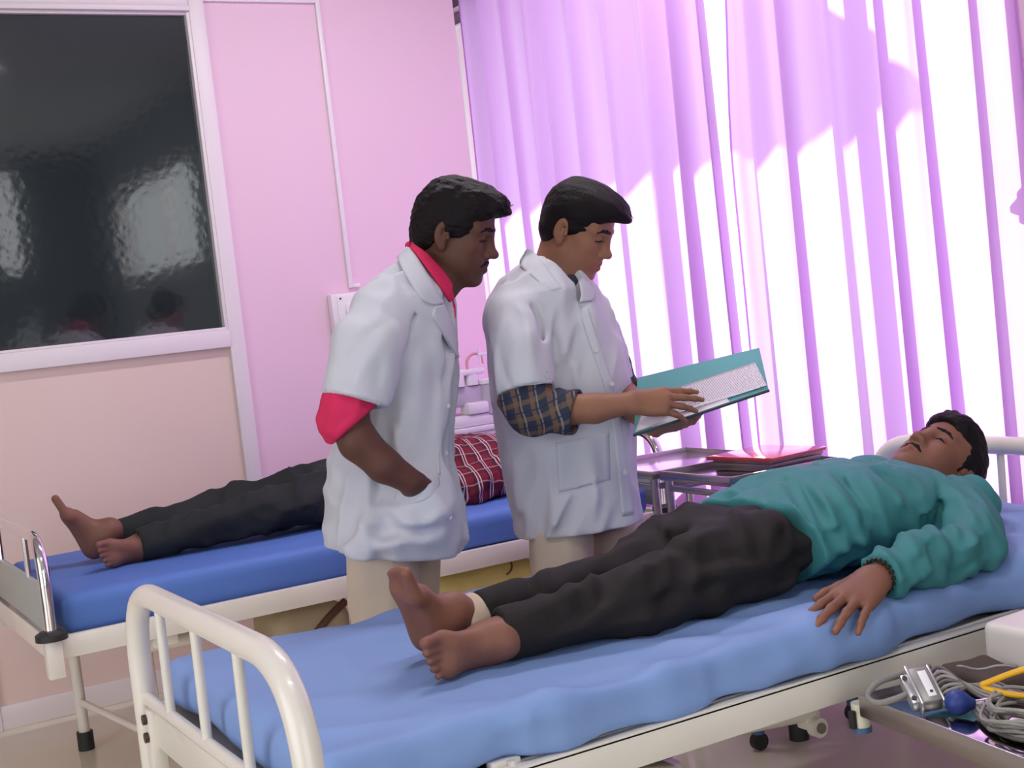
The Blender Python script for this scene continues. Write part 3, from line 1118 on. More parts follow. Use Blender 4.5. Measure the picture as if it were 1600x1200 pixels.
def head_field(F, f, jaw=1.0, cheek=1.0, nose=1.0, lids=1.0):
    s = F.s

    def E(c, r, k, sub=False, mirror=False, rot=None):
        for sg in ((1, -1) if mirror else (1,)):
            cc = (c[0], c[1] * sg, c[2])
            R = F.R
            if rot is not None:
                a = rot * sg
                R = F.R @ np.array([[math.cos(a), -math.sin(a), 0], [math.sin(a), math.cos(a), 0], [0, 0, 1]])
            f.ell(F.w(cc), np.array(r) * s, R, k * s, sub)

    def Cn(a, b, ra, rb, k, sub=False, mirror=False):
        for sg in ((1, -1) if mirror else (1,)):
            f.cone(F.w(a[0], a[1] * sg, a[2]), F.w(b[0], b[1] * sg, b[2]), ra * s, rb * s, k * s, sub)
    E((-.010, 0, .040), (.093, .076, .084), .02)
    E((.030, 0, .045), (.056, .060, .058), .03)
    E((.030, 0, -.035), (.054, .057 * cheek, .078), .03)
    E((.052, .040, -.020), (.028, .022 * cheek, .022), .022, mirror=True)
    E((.045, .036 * cheek, -.058), (.030, .022 * cheek, .030), .025, mirror=True)
    Cn((-.008, .055 * jaw, -.048), (.060, .020, -.100), .019, .016, .03, mirror=True)
    E((.072, 0, -.102), (.019, .021, .016), .022)
    Cn((.081, .010, .024), (.066, .045, .024), .0105, .009, .018, mirror=True)
    E((.060, 0, -.044), (.031, .033, .036), .02)
    E((.097, .033, .005), (.016, .017, .0105), .012, True, True)
    E((.0725, .032, .003), (.0135, .0150, .0125), .004, mirror=True)
    Cn((.083, 0, .022), (.097 * nose, 0, -.026), .0115, .0130, .014)
    E((.106 * nose, 0, -.031), (.0130, .0128, .0110), .009)
    E((.094, .014, -.036), (.0135, .0085, .0088), .007, mirror=True)
    E((.104, .0075, -.0465), (.007, .0036, .005), .003, True, True)
    E((.072, 0, -.066), (.024, .031, .023), .018)
    Cn((.0935, .003, -.0595), (.081, .022, -.0665), .0058, .0035, .006, mirror=True)
    Cn((.0922, 0, -.0735), (.080, .020, -.0695), .0070, .0035, .006, mirror=True)
    Cn((.103, 0, -.0665), (.087, .024, -.0680), .0020, .0016, .003, True, True)
    # ears
    E((-.012, .078, -.002), (.019, .0075, .032), .006, mirror=True, rot=-.30)
    E((-.008, .076, -.032), (.010, .006, .011), .008, mirror=True)
    E((-.003, .092, .005), (.0110, .0150, .0195), .003, True, True, rot=-.3)
    E((.004, .082, -.006), (.006, .0045, .007), .004, mirror=True)
    return f


def head_tone(F, v, base=None, stubble=0.0, lip=(0.80, 0.62, 0.62)):
    """colour of lips, lids, ear hollows and shaved skin, in the head's own coordinates"""
    q = F.loc(v)
    c = np.ones((len(v), 3), np.float32) if base is None else base

    def blob(ctr, r):
        d = ((q - np.array(ctr)) / np.array(r))
        return np.exp(-np.clip((d * d).sum(1), 0, 30))
    near = (np.abs(q) < 0.2).all(axis=1)
    lipm = np.clip(blob((.093, 0, -.067), (.016, .020, .0085)) * 1.6, 0, 1) * near
    c = c * (1 - lipm[:, None] * (1 - np.array(lip)))
    for sg in (1, -1):
        m = blob((.084, .031 * sg, .0005), (.010, .015, .0022)) * near
        c = c * (1 - 0.72 * np.clip(m * 1.4, 0, 1)[:, None])
        m = blob((.078, .031 * sg, -.004), (.014, .020, .010)) * near
        c = c * (1 - 0.22 * m[:, None])
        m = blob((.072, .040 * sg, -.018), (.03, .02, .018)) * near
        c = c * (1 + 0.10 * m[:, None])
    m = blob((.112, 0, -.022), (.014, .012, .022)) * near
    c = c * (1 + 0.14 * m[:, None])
    if stubble:
        m = np.clip(blob((.062, 0, -.092), (.045, .062, .034)) * 1.3, 0, 1) * near
        c = c * (1 - stubble * m[:, None] * np.array([0.8, 0.75, 0.62]))
    return c


def shell_patch(base, thick, regions, lo, hi, res, noise=None):
    """hair lying on the skin: the skin surface raised by thick inside a union of regions"""
    reg = Field()
    for a, b, ra, rb in regions:
        reg.cone(a, b, ra, rb, 0.004)
    g = Field()

    def fn(p):
        t = np.clip(-reg.raw(p) / 0.004, 0, 1) * thick
        d = base.raw(p) - t
        if noise is not None:
            d = d + noise(p)
        return np.maximum(d, reg.raw(p))
    g._put(fn, 'u', 0.003)
    return g.mesh(lo, hi, res, 0)


def hand_field(f, wrist, along, back, thumb_side, curls, spread=(0.10, 0.02, -0.06, -0.16), thumb=None, s=1.0,
               tips=None, k=0.010):
    """along = wrist to knuckles, back = out of the back of the hand, thumb_side = +1/-1 (on back x along)"""
    x = unit(along); z = np.asarray(back, float); z = unit(z - x * (z @ x))
    y = np.cross(z, x) * thumb_side
    o = np.asarray(wrist, float)

    def w(a, b, c):
        return o + s * (a * x + b * y + c * z)
    ys = (.029, .0095, -.0105, -.029)
    kn = [(.088, ys[0], .002), (.092, ys[1], .005), (.087, ys[2], .003), (.079, ys[3], -.002)]
    base = [(.012, .016, 0), (.010, .006, .001), (.010, -.005, .001), (.012, -.015, 0)]
    for i in range(4):
        f.cone(w(*base[i]), w(*kn[i]), .0155 * s, .0118 * s, k * s * (1.6 if i else 2.0))
    f.ell(w(.050, 0, -.004), np.array((.042, .036, .0125)) * s, np.stack([x, y, z], 1), .012 * s)
    seg = [(.042, .026, .020), (.046, .029, .021), (.043, .027, .020), (.034, .020, .018)]
    rad = [(.0096, .0085, .0076, .0064), (.0100, .0088, .0078, .0066), (.0094, .0083, .0074, .0063), (.0083, .0073, .0066, .0056)]
    for i in range(4):
        p = np.array(kn[i], float); ang = 0.0; sp = spread[i]
        for j in range(3):
            ang += curls[i][j]
            d = np.array([math.cos(ang) * math.cos(sp), math.cos(ang) * math.sin(sp), -math.sin(ang)])
            p2 = p + d * seg[i][j]
            f.cone(w(*p), w(*p2), rad[i][j] * s, rad[i][j + 1] * s, .005 * s)
            p = p2
        if tips is not None:
            tips.append((w(*(p - d * 0.004 + np.array([math.sin(ang) * .004, 0, math.cos(ang) * .004]))), .0062 * s))
    th = thumb or [(.016, .020, -.006), (.048, .046, -.014), (.072, .060, -.018), (.092, .066, -.020)]
    tr = (.0150, .0120, .0100, .0078)
    for j in range(3):
        f.cone(w(*th[j]), w(*th[j + 1]), tr[j] * s, tr[j + 1] * s, (.014 if j == 0 else .005) * s)
    if tips is not None:
        tips.append((w(*th[3]), .008 * s))
    return f


def tip_tone(c, v, tips, col=(1.35, 1.25, 1.3)):
    for p, r in tips:
        d = np.linalg.norm(v - p, axis=1)
        m = np.exp(-(d / r) ** 2)
        c = c * (1 + m[:, None] * (np.array(col) - 1))
    return c


def foot_field(f, heel, fwd, up, medial, s=1.0, ankle=None, tips=None):
    """fwd = heel to toes, up = out of the instep, medial = towards the big toe"""
    x = unit(fwd); z = np.asarray(up, float); z = unit(z - x * (z @ x))
    y = np.asarray(medial, float); y = unit(y - x * (y @ x) - z * (y @ z))
    o = np.asarray(heel, float)

    def w(a, b, c):
        return o + s * (a * x + b * y + c * z)
    R = np.stack([x, y, z], 1)
    f.ell(w(.032, 0, .030), np.array((.034, .029, .031)) * s, R, .03)
    f.cone(w(.050, 0, .055), w(.052, 0, .10), .036 * s, .034 * s, .03)
    if ankle is not None:
        f.cone(w(.052, 0, .09), ankle, .035 * s, .040 * s, .03)
    f.ell(w(.052, .027, .072), np.array((.012, .010, .012)) * s, R, .012)
    f.ell(w(.048, -.028, .066), np.array((.012, .010, .012)) * s, R, .012)
    f.cone(w(.055, .002, .062), w(.150, .016, .036), .034 * s, .022 * s, .03)
    f.cone(w(.050, -.008, .040), w(.150, -.018, .024), .030 * s, .018 * s, .03)
    f.cone(w(.030, -.010, .022), w(.160, -.030, .016), .024 * s, .016 * s, .025)
    f.ell(w(.170, .026, .020), np.array((.026, .022, .018)) * s, R, .02)
    f.ell(w(.162, -.024, .016), np.array((.028, .026, .015)) * s, R, .02)
    toes = [((.188, .031, .020), (.232, .029, .020), .0135, .0125), ((.186, .010, .019), (.231, .009, .018), .0092, .0088),
            ((.182, -.007, .018), (.221, -.009, .015), .0086, .0083), ((.176, -.023, .016), (.209, -.026, .013), .0083, .0080),
            ((.168, -.037, .014), (.195, -.042, .012), .0080, .0078)]
    for a, b, ra, rb in toes:
        f.cone(w(*a), w(*b), ra * s, rb * s, .006)
        if tips is not None:
            tips.append((w(b[0] + .006, b[1], b[2] + .007), .007 * s))
    # arch
    f.ell(w(.095, .034, -.004), np.array((.045, .026, .016)) * s, R, .02, True)
    return f


def bbox(pts, pad):
    P = np.asarray(pts, float)
    return P.min(0) - pad, P.max(0) + pad


def silhouette(left, right, D, zs, w0=0.0):
    """widths of an upright form from the two outlines it has in the photograph"""
    L_ = np.array([pt(x, y, D + w0) for x, y in left]); R_ = np.array([pt(x, y, D + w0) for x, y in right])
    out = []
    for P in (L_, R_):
        o = np.argsort(P[:, 2])
        out.append(np.interp(zs, P[o, 2], (P @ HU)[o]))
    return out


UP_FRAME = np.stack([HU, HV, ZU], 1)     # u to the right of the view, w away, z up


def corners(f, xs, ys, zs):
    return [f(x, y, z) for x in xs for y in ys for z in zs]


def on_face(F, hf, y, z):
    """point of the skin straight in front of (y, z) in the head's coordinates"""
    xs = np.linspace(.13, .02, 221)
    P_ = np.array([F.w(x, y, z) for x in xs]).astype(np.float32)
    i = int(np.argmax(hf.raw(P_) < 0))
    return F.w(xs[i], y, z)


def face_line(F, hf, pts, rad):
    P_ = [on_face(F, hf, y, z) for y, z in pts]
    return [(P_[i], P_[i + 1], rad[i] * F.s, rad[i + 1] * F.s) for i in range(len(P_) - 1)]


def brows_and_lashes(F, hf, t, thick=.004):
    lo, hi = bbox(corners(F.w, (.02, .13), (-.07, .07), (-.02, .05)), .01)
    for sg in (1, -1):
        mv, mq = shell_patch(hf, thick, face_line(F, hf, [(.012 * sg, .0265), (.025 * sg, .0290), (.038 * sg, .029), (.052 * sg, .021)], (.0042, .0050, .0044, .0022)), lo, hi, .0015)
        mesh_obj('eyebrow', mv, None, M_HAIR, t, True, quads=mq)
        mv, mq = shell_patch(hf, .0022, face_line(F, hf, [(.017 * sg, -.001), (.026 * sg, .0010), (.036 * sg, .0010), (.047 * sg, -.002)], (.0016, .0026, .0028, .0018)), lo, hi, .0013)
        mesh_obj('eyelash', mv, None, M_HAIR, t, True, quads=mq)


def moustache(F, hf, t, r=1.0):
    lo, hi = bbox(corners(F.w, (.05, .13), (-.05, .05), (-.09, -.03)), .01)
    rg = []
    for sg in (1, -1):
        rg += face_line(F, hf, [(0.002 * sg, -.0535), (.014 * sg, -.0555), (.029 * sg, -.0640)], (.0048 * r, .0055 * r, .0028 * r))
    mv, mq = shell_patch(hf, .004, rg, lo, hi, .0016)
    mesh_obj('moustache', mv, None, M_HAIR, t, True, quads=mq)
# ------------------------------------------------------------------ man with the pink shirt collar, left, hand in his pocket
M_COAT = mat('white coat cotton', (0.56, 0.555, 0.62), 0.75, bump=0.10, bscale=120, spec=0.2)
M_TROU = mat('beige trouser cloth', (0.56, 0.46, 0.38), 0.8, bump=0.12, bscale=140, spec=0.2, vary=0.05)
M_BUTTON = mat('coat button', (0.62, 0.58, 0.62), 0.3)
M_SHOE = mat('dark brown shoe leather', (0.05, 0.03, 0.022), 0.4)


def man_one():
    D = 3.33
    o = pt(625, 700, D); o[2] = 0
    t = empty('person', o, 'standing man in white coat with bright pink shirt, hand in pocket', 'person')
    skin = skin_mat('dark brown skin', (0.100, 0.038, 0.027))
    P = lambda x, y, w=0.0: pt(x, y, D + w)
    # ---- head
    fwd, upv = head_axes(HU, 20, 10, 6)
    F = Frame(P(710, 363), fwd, upv, 1.0)
    hf = Field()
    head_field(F, hf, jaw=1.0, cheek=0.98, nose=1.02)
    hf.cone(F.w(-.030, 0, -.055), P(668, 455, 0), .054, .062, .03)
    hf.cone(F.w(.0, 0, -.075), P(690, 440, 0), .040, .045, .03)
    lo, hi = bbox([*corners(F.w, (-.12, .14), (-.11, .11), (-.14, .15)), P(655, 470, -.08), P(700, 470, .08)], .03)
    v, q = hf.mesh(lo, hi, 0.0025)
    c = head_tone(F, v, stubble=0.25, lip=(0.95, 0.62, 0.60))
    # ---- near arm, hand in the pocket
    af = Field()
    af.chain([P(590, 500, -.13), P(545, 640, -.235)], [.036, .046])
    af.chain([P(543, 655, -.235), P(560, 690, -.24), P(600, 727, -.24), P(642, 752, -.225)], [.045, .0455, .040, .0300], .02)
    hand_field(af, P(646, 754, -.222), P(690, 812, -.09) - P(646, 754, -.222), -HV, -1,
               [(.2, .3, .2)] * 4, thumb=[(.016, .018, -.006), (.040, .034, -.012), (.062, .040, -.016), (.08, .042, -.018)])
    lo, hi = bbox([P(585, 480, -.14), P(530, 660, -.235), P(735, 850, -.2)], .07)
    va, qa = af.mesh(lo, hi, 0.0035)
    # ---- trunk, far arm and legs under the clothes
    bf = Field()
    bf.cone(P(655, 478), P(640, 560), .05, .09, .05).cone(P(640, 560), P(620, 780), .10, .11, .08)
    bf.cone(P(628, 485, -.09), P(628, 485, .11), .045, .045, .05)
    bf.chain([P(640, 490, .13), P(640, 620, .21), P(680, 740, .20)], [.036, .042, .032], .03)
    for w in (-.095, .10):
        hip = P(584 + 33 * (w > 0), 800, w)
        ft = np.array([hip[0], hip[1], .09]) + HU * .0
        bf.chain([hip, (hip + ft) / 2 + HU * .02, ft], [.065, .052, .042], .03)
    lo, hi = bbox([P(540, 440, -.3), P(740, 440, .35), o + HU * .2 + HV * .2, o - HU * .2 - HV * .2], .06)
    lo[2] = .03
    vb, qb = bf.mesh(lo, hi, 0.011)
    V_, Q_ = join((v, q), (va, qa), (vb, qb))
    cc = np.ones((len(V_), 3), np.float32); cc[:len(v)] = c
    mesh_obj('body', V_, None, skin, t, True, quads=Q_, colors=cc)
    # ---- hair
    g = Field()
    s = F.s
    E = lambda cc_, r, k=.02, sub=False: g.ell(F.w(cc_), np.array(r) * s, F.R, k, sub)
    E((-.010, 0, .046), (.098, .084, .092))
    E((.045, 0, .088), (.062, .066, .040), .03)
    E((.098, -.006, .090), (.024, .046, .020), .025)
    E((-.058, 0, -.010), (.052, .068, .070), .03)
    E((.118, -.012, .078), (.016, .022, .010), .012)
    # face and neck stay free
    E((.105, 0, -.020), (.064, .13, .078), .008, True)
    E((.075, 0, -.085), (.085, .14, .095), .010, True)
    E((-.004, 0, -.062), (.032, .14, .052), .012, True)
    E((-.045, 0, -.118), (.075, .14, .045), .012, True)
    g.disp.append(lambda p: 0.0022 * noise3(F.loc(p) * np.array([70., 150., 150.])) + 0.0035 * noise3(F.loc(p) * np.array([30., 60., 45.])))
    lo, hi = bbox(corners(F.w, (-.13, .15), (-.11, .11), (-.14, .15)), .01)
    hv, hq = g.mesh(lo, hi, 0.0028)
    hair = mesh_obj('hair', hv, None, M_HAIR, t, True, quads=hq)
    mb = MB()
    rs = np.random.RandomState(5)
    for i in range(26):
        y = rs.uniform(-.05, .03); z = rs.uniform(.070, .098)
        a = F.w(.095, y, z + .01); l = rs.uniform(.012, .028)
        b = F.w(.095 + l * .8, y + rs.uniform(-.012, .008), z + rs.uniform(-.002, .008))
        e = F.w(.100 + l, y + rs.uniform(-.02, .01), z + rs.uniform(-.014, .010))
        mb.tube(spline([a, b, e], 4), np.linspace(.0028, .0006, 9), 5)
    mb.build('fringe_strand', M_HAIR, hair, auto=False)
    moustache(F, hf, t, .9)
    brows_and_lashes(F, hf, t)
    # ---- coat
    coat = Field()
    left = [(640, 396), (618, 412), (585, 440), (562, 480), (550, 520), (540, 580), (531, 640), (522, 690), (514, 730), (509, 770), (507, 815), (508, 850), (514, 900)]
    right = [(668, 396), (700, 428), (710, 455), (708, 490), (710, 530), (714, 575), (713, 640), (709, 695), (713, 725), (718, 765), (726, 800), (734, 830), (724, 862), (716, 900)]
    zt, zb = P(650, 400)[2], P(615, 885)[2]
    zs = np.linspace(zb - .03, zt, 34)
    uL, uR = silhouette(left, right, D, zs)
    h = (zs - zb) / (zt - zb)
    bw = np.interp(h, [-.1, 0, .12, .35, .55, .75, .88, .95, 1.0], [.20, .205, .20, .175, .17, .18, .165, .12, .085])
    coat.loft((0, 0, 0), UP_FRAME, zs, (uL + uR) / 2, D, (uR - uL) / 2, bw, n=2.25, k=.03, cap=.02)
    coat.ell(P(606, 487, -.13), (.075, .08, .072), None, .05)
    coat.ell(P(630, 487, .13), (.075, .08, .072), None, .05)
    coat.chain([P(598, 495, -.15), P(576, 545, -.205), P(556, 622, -.235)], [.072, .081, .074], .018)
    coat.chain([P(640, 480, .16), P(640, 560, .20), P(640, 625, .22)], [.075, .075, .07], .03)
    # weight of the hand in the pocket
    coat.ell(P(662, 795, -.165), (.075, .06, .085), None, .06)
    coat.ell(P(610, 850, -.17), (.12, .05, .05), None, .06)
    base_coat = Field(); base_coat.p = list(coat.p)
    base_coat.cone(P(676, 445), P(654, 384), .064, .060, .03)
    coat.cone(P(667, 438), P(651, 380), .058, .060, .010, sub=True)
    # opening: V down to one button
    z1, z0 = P(690, 395)[2], P(712, 560)[2]
    coat.loft((0, 0, 0), UP_FRAME, [z0, z1, z1 + .12], [D * 0 + float(P(712, 520) @ HU) + .05, float(P(690, 420) @ HU) + .05, float(P(690, 420) @ HU) + .05],
              D - .01, [.085, .085, .085], [.004, .085, .11], n=3.0, k=.006, sub=True)
    # sleeve ends
    for (a, b) in ((P(572, 545, -.205), P(553, 628, -.236)), (P(640, 560, .20), P(640, 622, .22))):
        e = unit(b - a)
        side = b.copy()

        def cut(p, b=b, e=e):
            d = (p - b.astype(np.float32)) @ e.astype(np.float32)
            rr = np.linalg.norm((p - b.astype(np.float32)) - d[:, None] * e.astype(np.float32), axis=1)
            return np.maximum(np.maximum(-d, rr - .10), d - .20)
        coat.cuts.append((cut, .004, 's'))
        hol = Field().chain([a, b + e * .05], [.071, .066])
        coat.inner(hol, .010, lambda p, b=b, e=e: -((p - b.astype(np.float32)) @ e.astype(np.float32)) - .03, .003)
    # sleeve and trunk apart: the shade line under the arm
    coat.cone(P(648, 462, -.158), P(645, 520, -.193), .001, .009, .016, sub=True)
    coat.cone(P(645, 520, -.195), P(638, 548, -.20), .010, .016, .014, sub=True)
    coat.cone(P(638, 548, -.20), P(607, 640, -.205), .016, .020, .014, sub=True)
    coat.disp.append(folds(HU * 0.25 + ZU, .06, .34, .013, 1.3))
    coat.disp.append(folds(HU * 0.8 - ZU * 0.6, .07, .20, .009, 7.7))

    coat.disp.append(creases(D - .17, [
        ([(655, 778), (605, 790), (570, 806)], .008, .016), ([(698, 792), (668, 812), (636, 806)], .011, .012),
        ([(640, 824), (690, 820), (704, 800)], -.010, .014), ([(556, 814), (604, 808)], .008, .013),
        ([(585, 852), (640, 838), (692, 846)], .009, .015), ([(570, 834), (635, 824), (682, 838)], -.009, .013),
        ([(598, 694), (612, 720), (628, 748)], -.010, .010), ([(655, 552), (652, 620), (648, 700)], .007, .016),
        ([(670, 536), (676, 600), (670, 694)], -.007, .014), ([(632, 640), (622, 690)], .007, .012), ([(690, 520), (704, 560)], -.006, .010),
        ([(612, 655), (622, 700), (642, 738)], .008, .010)]))
    coat.disp.append(creases(D - .22, [
        ([(610, 500), (570, 530), (545, 570)], -.006, .012), ([(612, 520), (580, 560), (560, 600)], .006, .014), ([(600, 560), (590, 610)], -.005, .010)]))

    def hem_ripple(p):
        k = np.clip(1 - (p[:, 2] - (zb)) / .28, 0, 1)
        return (.006 * k * noise3(np.stack([(p @ HU.astype(np.float32)) * 11, p[:, 2] * 15, (p @ HV.astype(np.float32)) * 11], 1))).astype(np.float32)
    coat.disp.append(hem_ripple)
    # hem, drooping at the front
    ha, hb = P(510, 846), P(722, 858)
    hn = unit(np.cross(HV, hb - ha)); hn = -hn if hn[2] > 0 else hn
    coat.trim(ha, hn, .006)
    hol = Field()
    hol.loft((0, 0, 0), UP_FRAME, zs, (uL + uR) / 2, D, (uR - uL) / 2, bw, n=2.25)
    coat.inner(hol, .045, lambda p: p[:, 2] - np.float32(zb + .08), .004)
    lo, hi = bbox([P(490, 380, -.36), P(745, 380, .36), P(500, 900, -.36), P(745, 900, .36)], .05)
    v, q = coat.mesh(lo, hi, 0.0058)
    co = mesh_obj('lab_coat', v, None, M_COAT, t, True, quads=q)
    bv, bq = base_coat.mesh(lo, hi, 0.008)
    B0 = bvh_of(bv, bq)
    B1 = bvh_of(v, q)
    # collar leaf and lapel
    mb = MB()
    mb.add(*strip_on(B0, [(637, 386), (622, 404), (631, 428), (646, 452), (660, 472), (676, 477)],
                     [(642, 388), (653, 408), (666, 430), (678, 451), (686, 465), (691, 474)], 22, 8, .007, .004))
    mb.build('collar', M_COAT, co, auto=False)
    mb = MB()
    mb.add(*strip_on(B0, [(677, 479), (672, 494), (681, 508), (694, 530), (711, 560)], [(690, 475), (697, 490), (703, 506), (709, 526), (713, 558)], 22, 6, .007, .004))
    mb.build('lapel', M_COAT, co, auto=False)
    # pocket: flat front below the hand, lip that hangs open
    mb = MB()
    mb.add(*strip_on(B1, [(683, 742), (672, 757), (655, 766), (635, 768), (622, 764)], [(688, 756), (677, 774), (657, 785), (634, 788), (616, 782)], 20, 8, .006, .002, taper=True))
    mb.build('pocket', M_COAT, co, auto=False)
    mb = MB().add(*strip_on(B1, [(681, 703), (682, 722), (683, 742)], [(686, 703), (687, 722), (688, 742)], 8, 3, .002, .001))
    mb.build('pocket_edge', M_COAT, co, auto=False)
    mb = MB().add(*strip_on(B1, [(509, 606), (540, 615), (570, 625), (594, 630)], [(507, 613), (540, 622), (570, 633), (592, 637)], 16, 3, .0015, .001))
    mb.build('sleeve_hem', M_COAT, co, auto=False)
    for x, y in ((700, 634), (697, 708), (703, 808)):
        d = unit(ray(x, y))
        hit = B1.ray_cast(Vector(CAM.tolist()), Vector(d.tolist()), 8)[0]
        if hit is not None:
            hp = np.array(hit); n = unit(-d + HU * .6)
            MB().tube([hp - n * .004, hp + n * .0015], .0055, 12).build('button', M_BUTTON, co)
    # ---- pink shirt: chest in the opening, collar, and the rolled sleeve
    M_SHIRT = mat('bright pink shirt cotton', (0.62, 0.025, 0.10), 0.75, bump=0.1, bscale=150, spec=0.2)
    sh = Field()
    sh.loft((0, 0, 0), UP_FRAME, zs, (uL + uR) / 2, D, (uR - uL) / 2 - .017, bw - .017, n=2.25, cap=.03)
    sh.plane(P(620, 620), -ZU)
    sh.cone(P(664, 430), P(668, 470), .050, .056, .04)
    v, q = sh.mesh(*bbox([P(540, 380, -.2), P(740, 380, .2), P(540, 640, -.2), P(740, 640, .2)], .03), 0.006)
    so = mesh_obj('shirt', v, None, M_SHIRT, t, True, quads=q)
    # collar: band round the neck, near leaf and front tips
    mb = MB()
    mb.add(*strip_on(B0, [(644, 379), (658, 392), (675, 411), (691, 430), (702, 446)], [(643, 389), (654, 407), (670, 429), (686, 452), (698, 472)], 20, 6, .0035, .012))
    mb.build('collar', M_SHIRT, so, auto=False)
    cf = Field()
    cf.chain([P(640, 384, .03), P(656, 400, .085), P(684, 430, .08), P(704, 446, .03)], [.012, .013, .013, .010], .012)
    cf.cone(P(700, 446, -.03), P(706, 466, -.035), .0085, .006, .010)
    cf.cone(P(703, 444, .005), P(712, 452, .0), .0085, .006, .010)
    cf.cone(P(711, 444, .01), P(712, 456, .01), .007, .005, .010)
    cf.cone(P(699, 452, -.01), P(703, 490, -.015), .012, .010, .02)
    cf.cone(P(703, 480, -.02), P(708, 515, -.03), .010, .006, .02)
    v, q = cf.mesh(*bbox([P(640, 380, .09), P(715, 520, -.05), P(715, 380, .09), P(640, 520, -.05)], .05), 0.003)
    mesh_obj('collar', v, None, M_SHIRT, so, True, quads=q)
    B2 = None
    sl = Field()
    A0, A1, A2, A3 = P(556, 600, -.225), P(545, 636, -.237), P(541, 655, -.237), P(566, 683, -.242)
    sl.chain([A0, A1, A2], [.063, .0625, .060], .02)
    sl.cone(A2, P(560, 672, -.24), .058, .058, .02)
    e = unit(A3 - A2)
    sl.trim(P(549, 669, -.24), unit(P(566, 683, -.24) - P(541, 655, -.24)), .006)
    sl.cone(P(512, 660, -.235), P(515, 686, -.235), .022, .006, .02)
    sl.disp.append(folds(HU * .5 + ZU * .3, .03, .10, .005, 2.2))
    v, q = sl.mesh(*bbox([A0, A3, P(510, 690, -.235)], .09), 0.004)
    mesh_obj('rolled_sleeve', v, None, M_SHIRT, so, True, quads=q)
    # ---- trousers and shoes
    tr = Field()
    for (xl, xr, w) in ((541, 657, -.085), (575, 690, .10)):
        top = (P(xl + 5, 830, w) + P(xr - 5, 830, w)) / 2
        mid = (P(xl + 3, 935, w) + P(xr - 4, 935, w)) / 2
        half = abs(float((P(xr - 4, 935, w) - P(xl + 3, 935, w)) @ HU)) / 2
        zz = [0.045, .30, mid[2], top[2]]
        cu = [mid @ HU + .01, mid @ HU + .01, mid @ HU, top @ HU]
        tr.loft((0, 0, 0), UP_FRAME, zz, cu, D + w, [half * .74, half * .80, half, half * 1.05], [.075, .08, .085, .085], n=2.2, k=.02)
    tr.disp.append(folds(ZU + HU * .1, .06, .45, .007, 4.4))
    v, q = tr.mesh(*bbox([*corners(P, (535, 700), (790,), (-.22, .24)), o + HU * .2 - HV * .2, o - HU * .2 + HV * .2], .04), 0.008)
    mesh_obj('trousers', v, None, M_TROU, t, True, quads=q)
    sf = Field()
    for w in (-.095, .11):
        c = o + HV * w + HU * .03; c[2] = 0
        for L_ in (1,):
            sf.ell(c + ZU * .035 + HU * .05, (.14, .046, .04), UP_FRAME, .02)
            sf.ell(c + ZU * .05 - HU * .05, (.06, .042, .055), UP_FRAME, .03)
    sf.plane((0, 0, .002), -ZU, .003)
    v, q = sf.mesh(*bbox([o + HU * .25 + HV * .2, o - HU * .2 - HV * .2 + ZU * .12], .03), .007)
    mesh_obj('shoes', v, None, M_SHOE, t, True, quads=q)


man_one()
# ------------------------------------------------------------------ man reading the open file


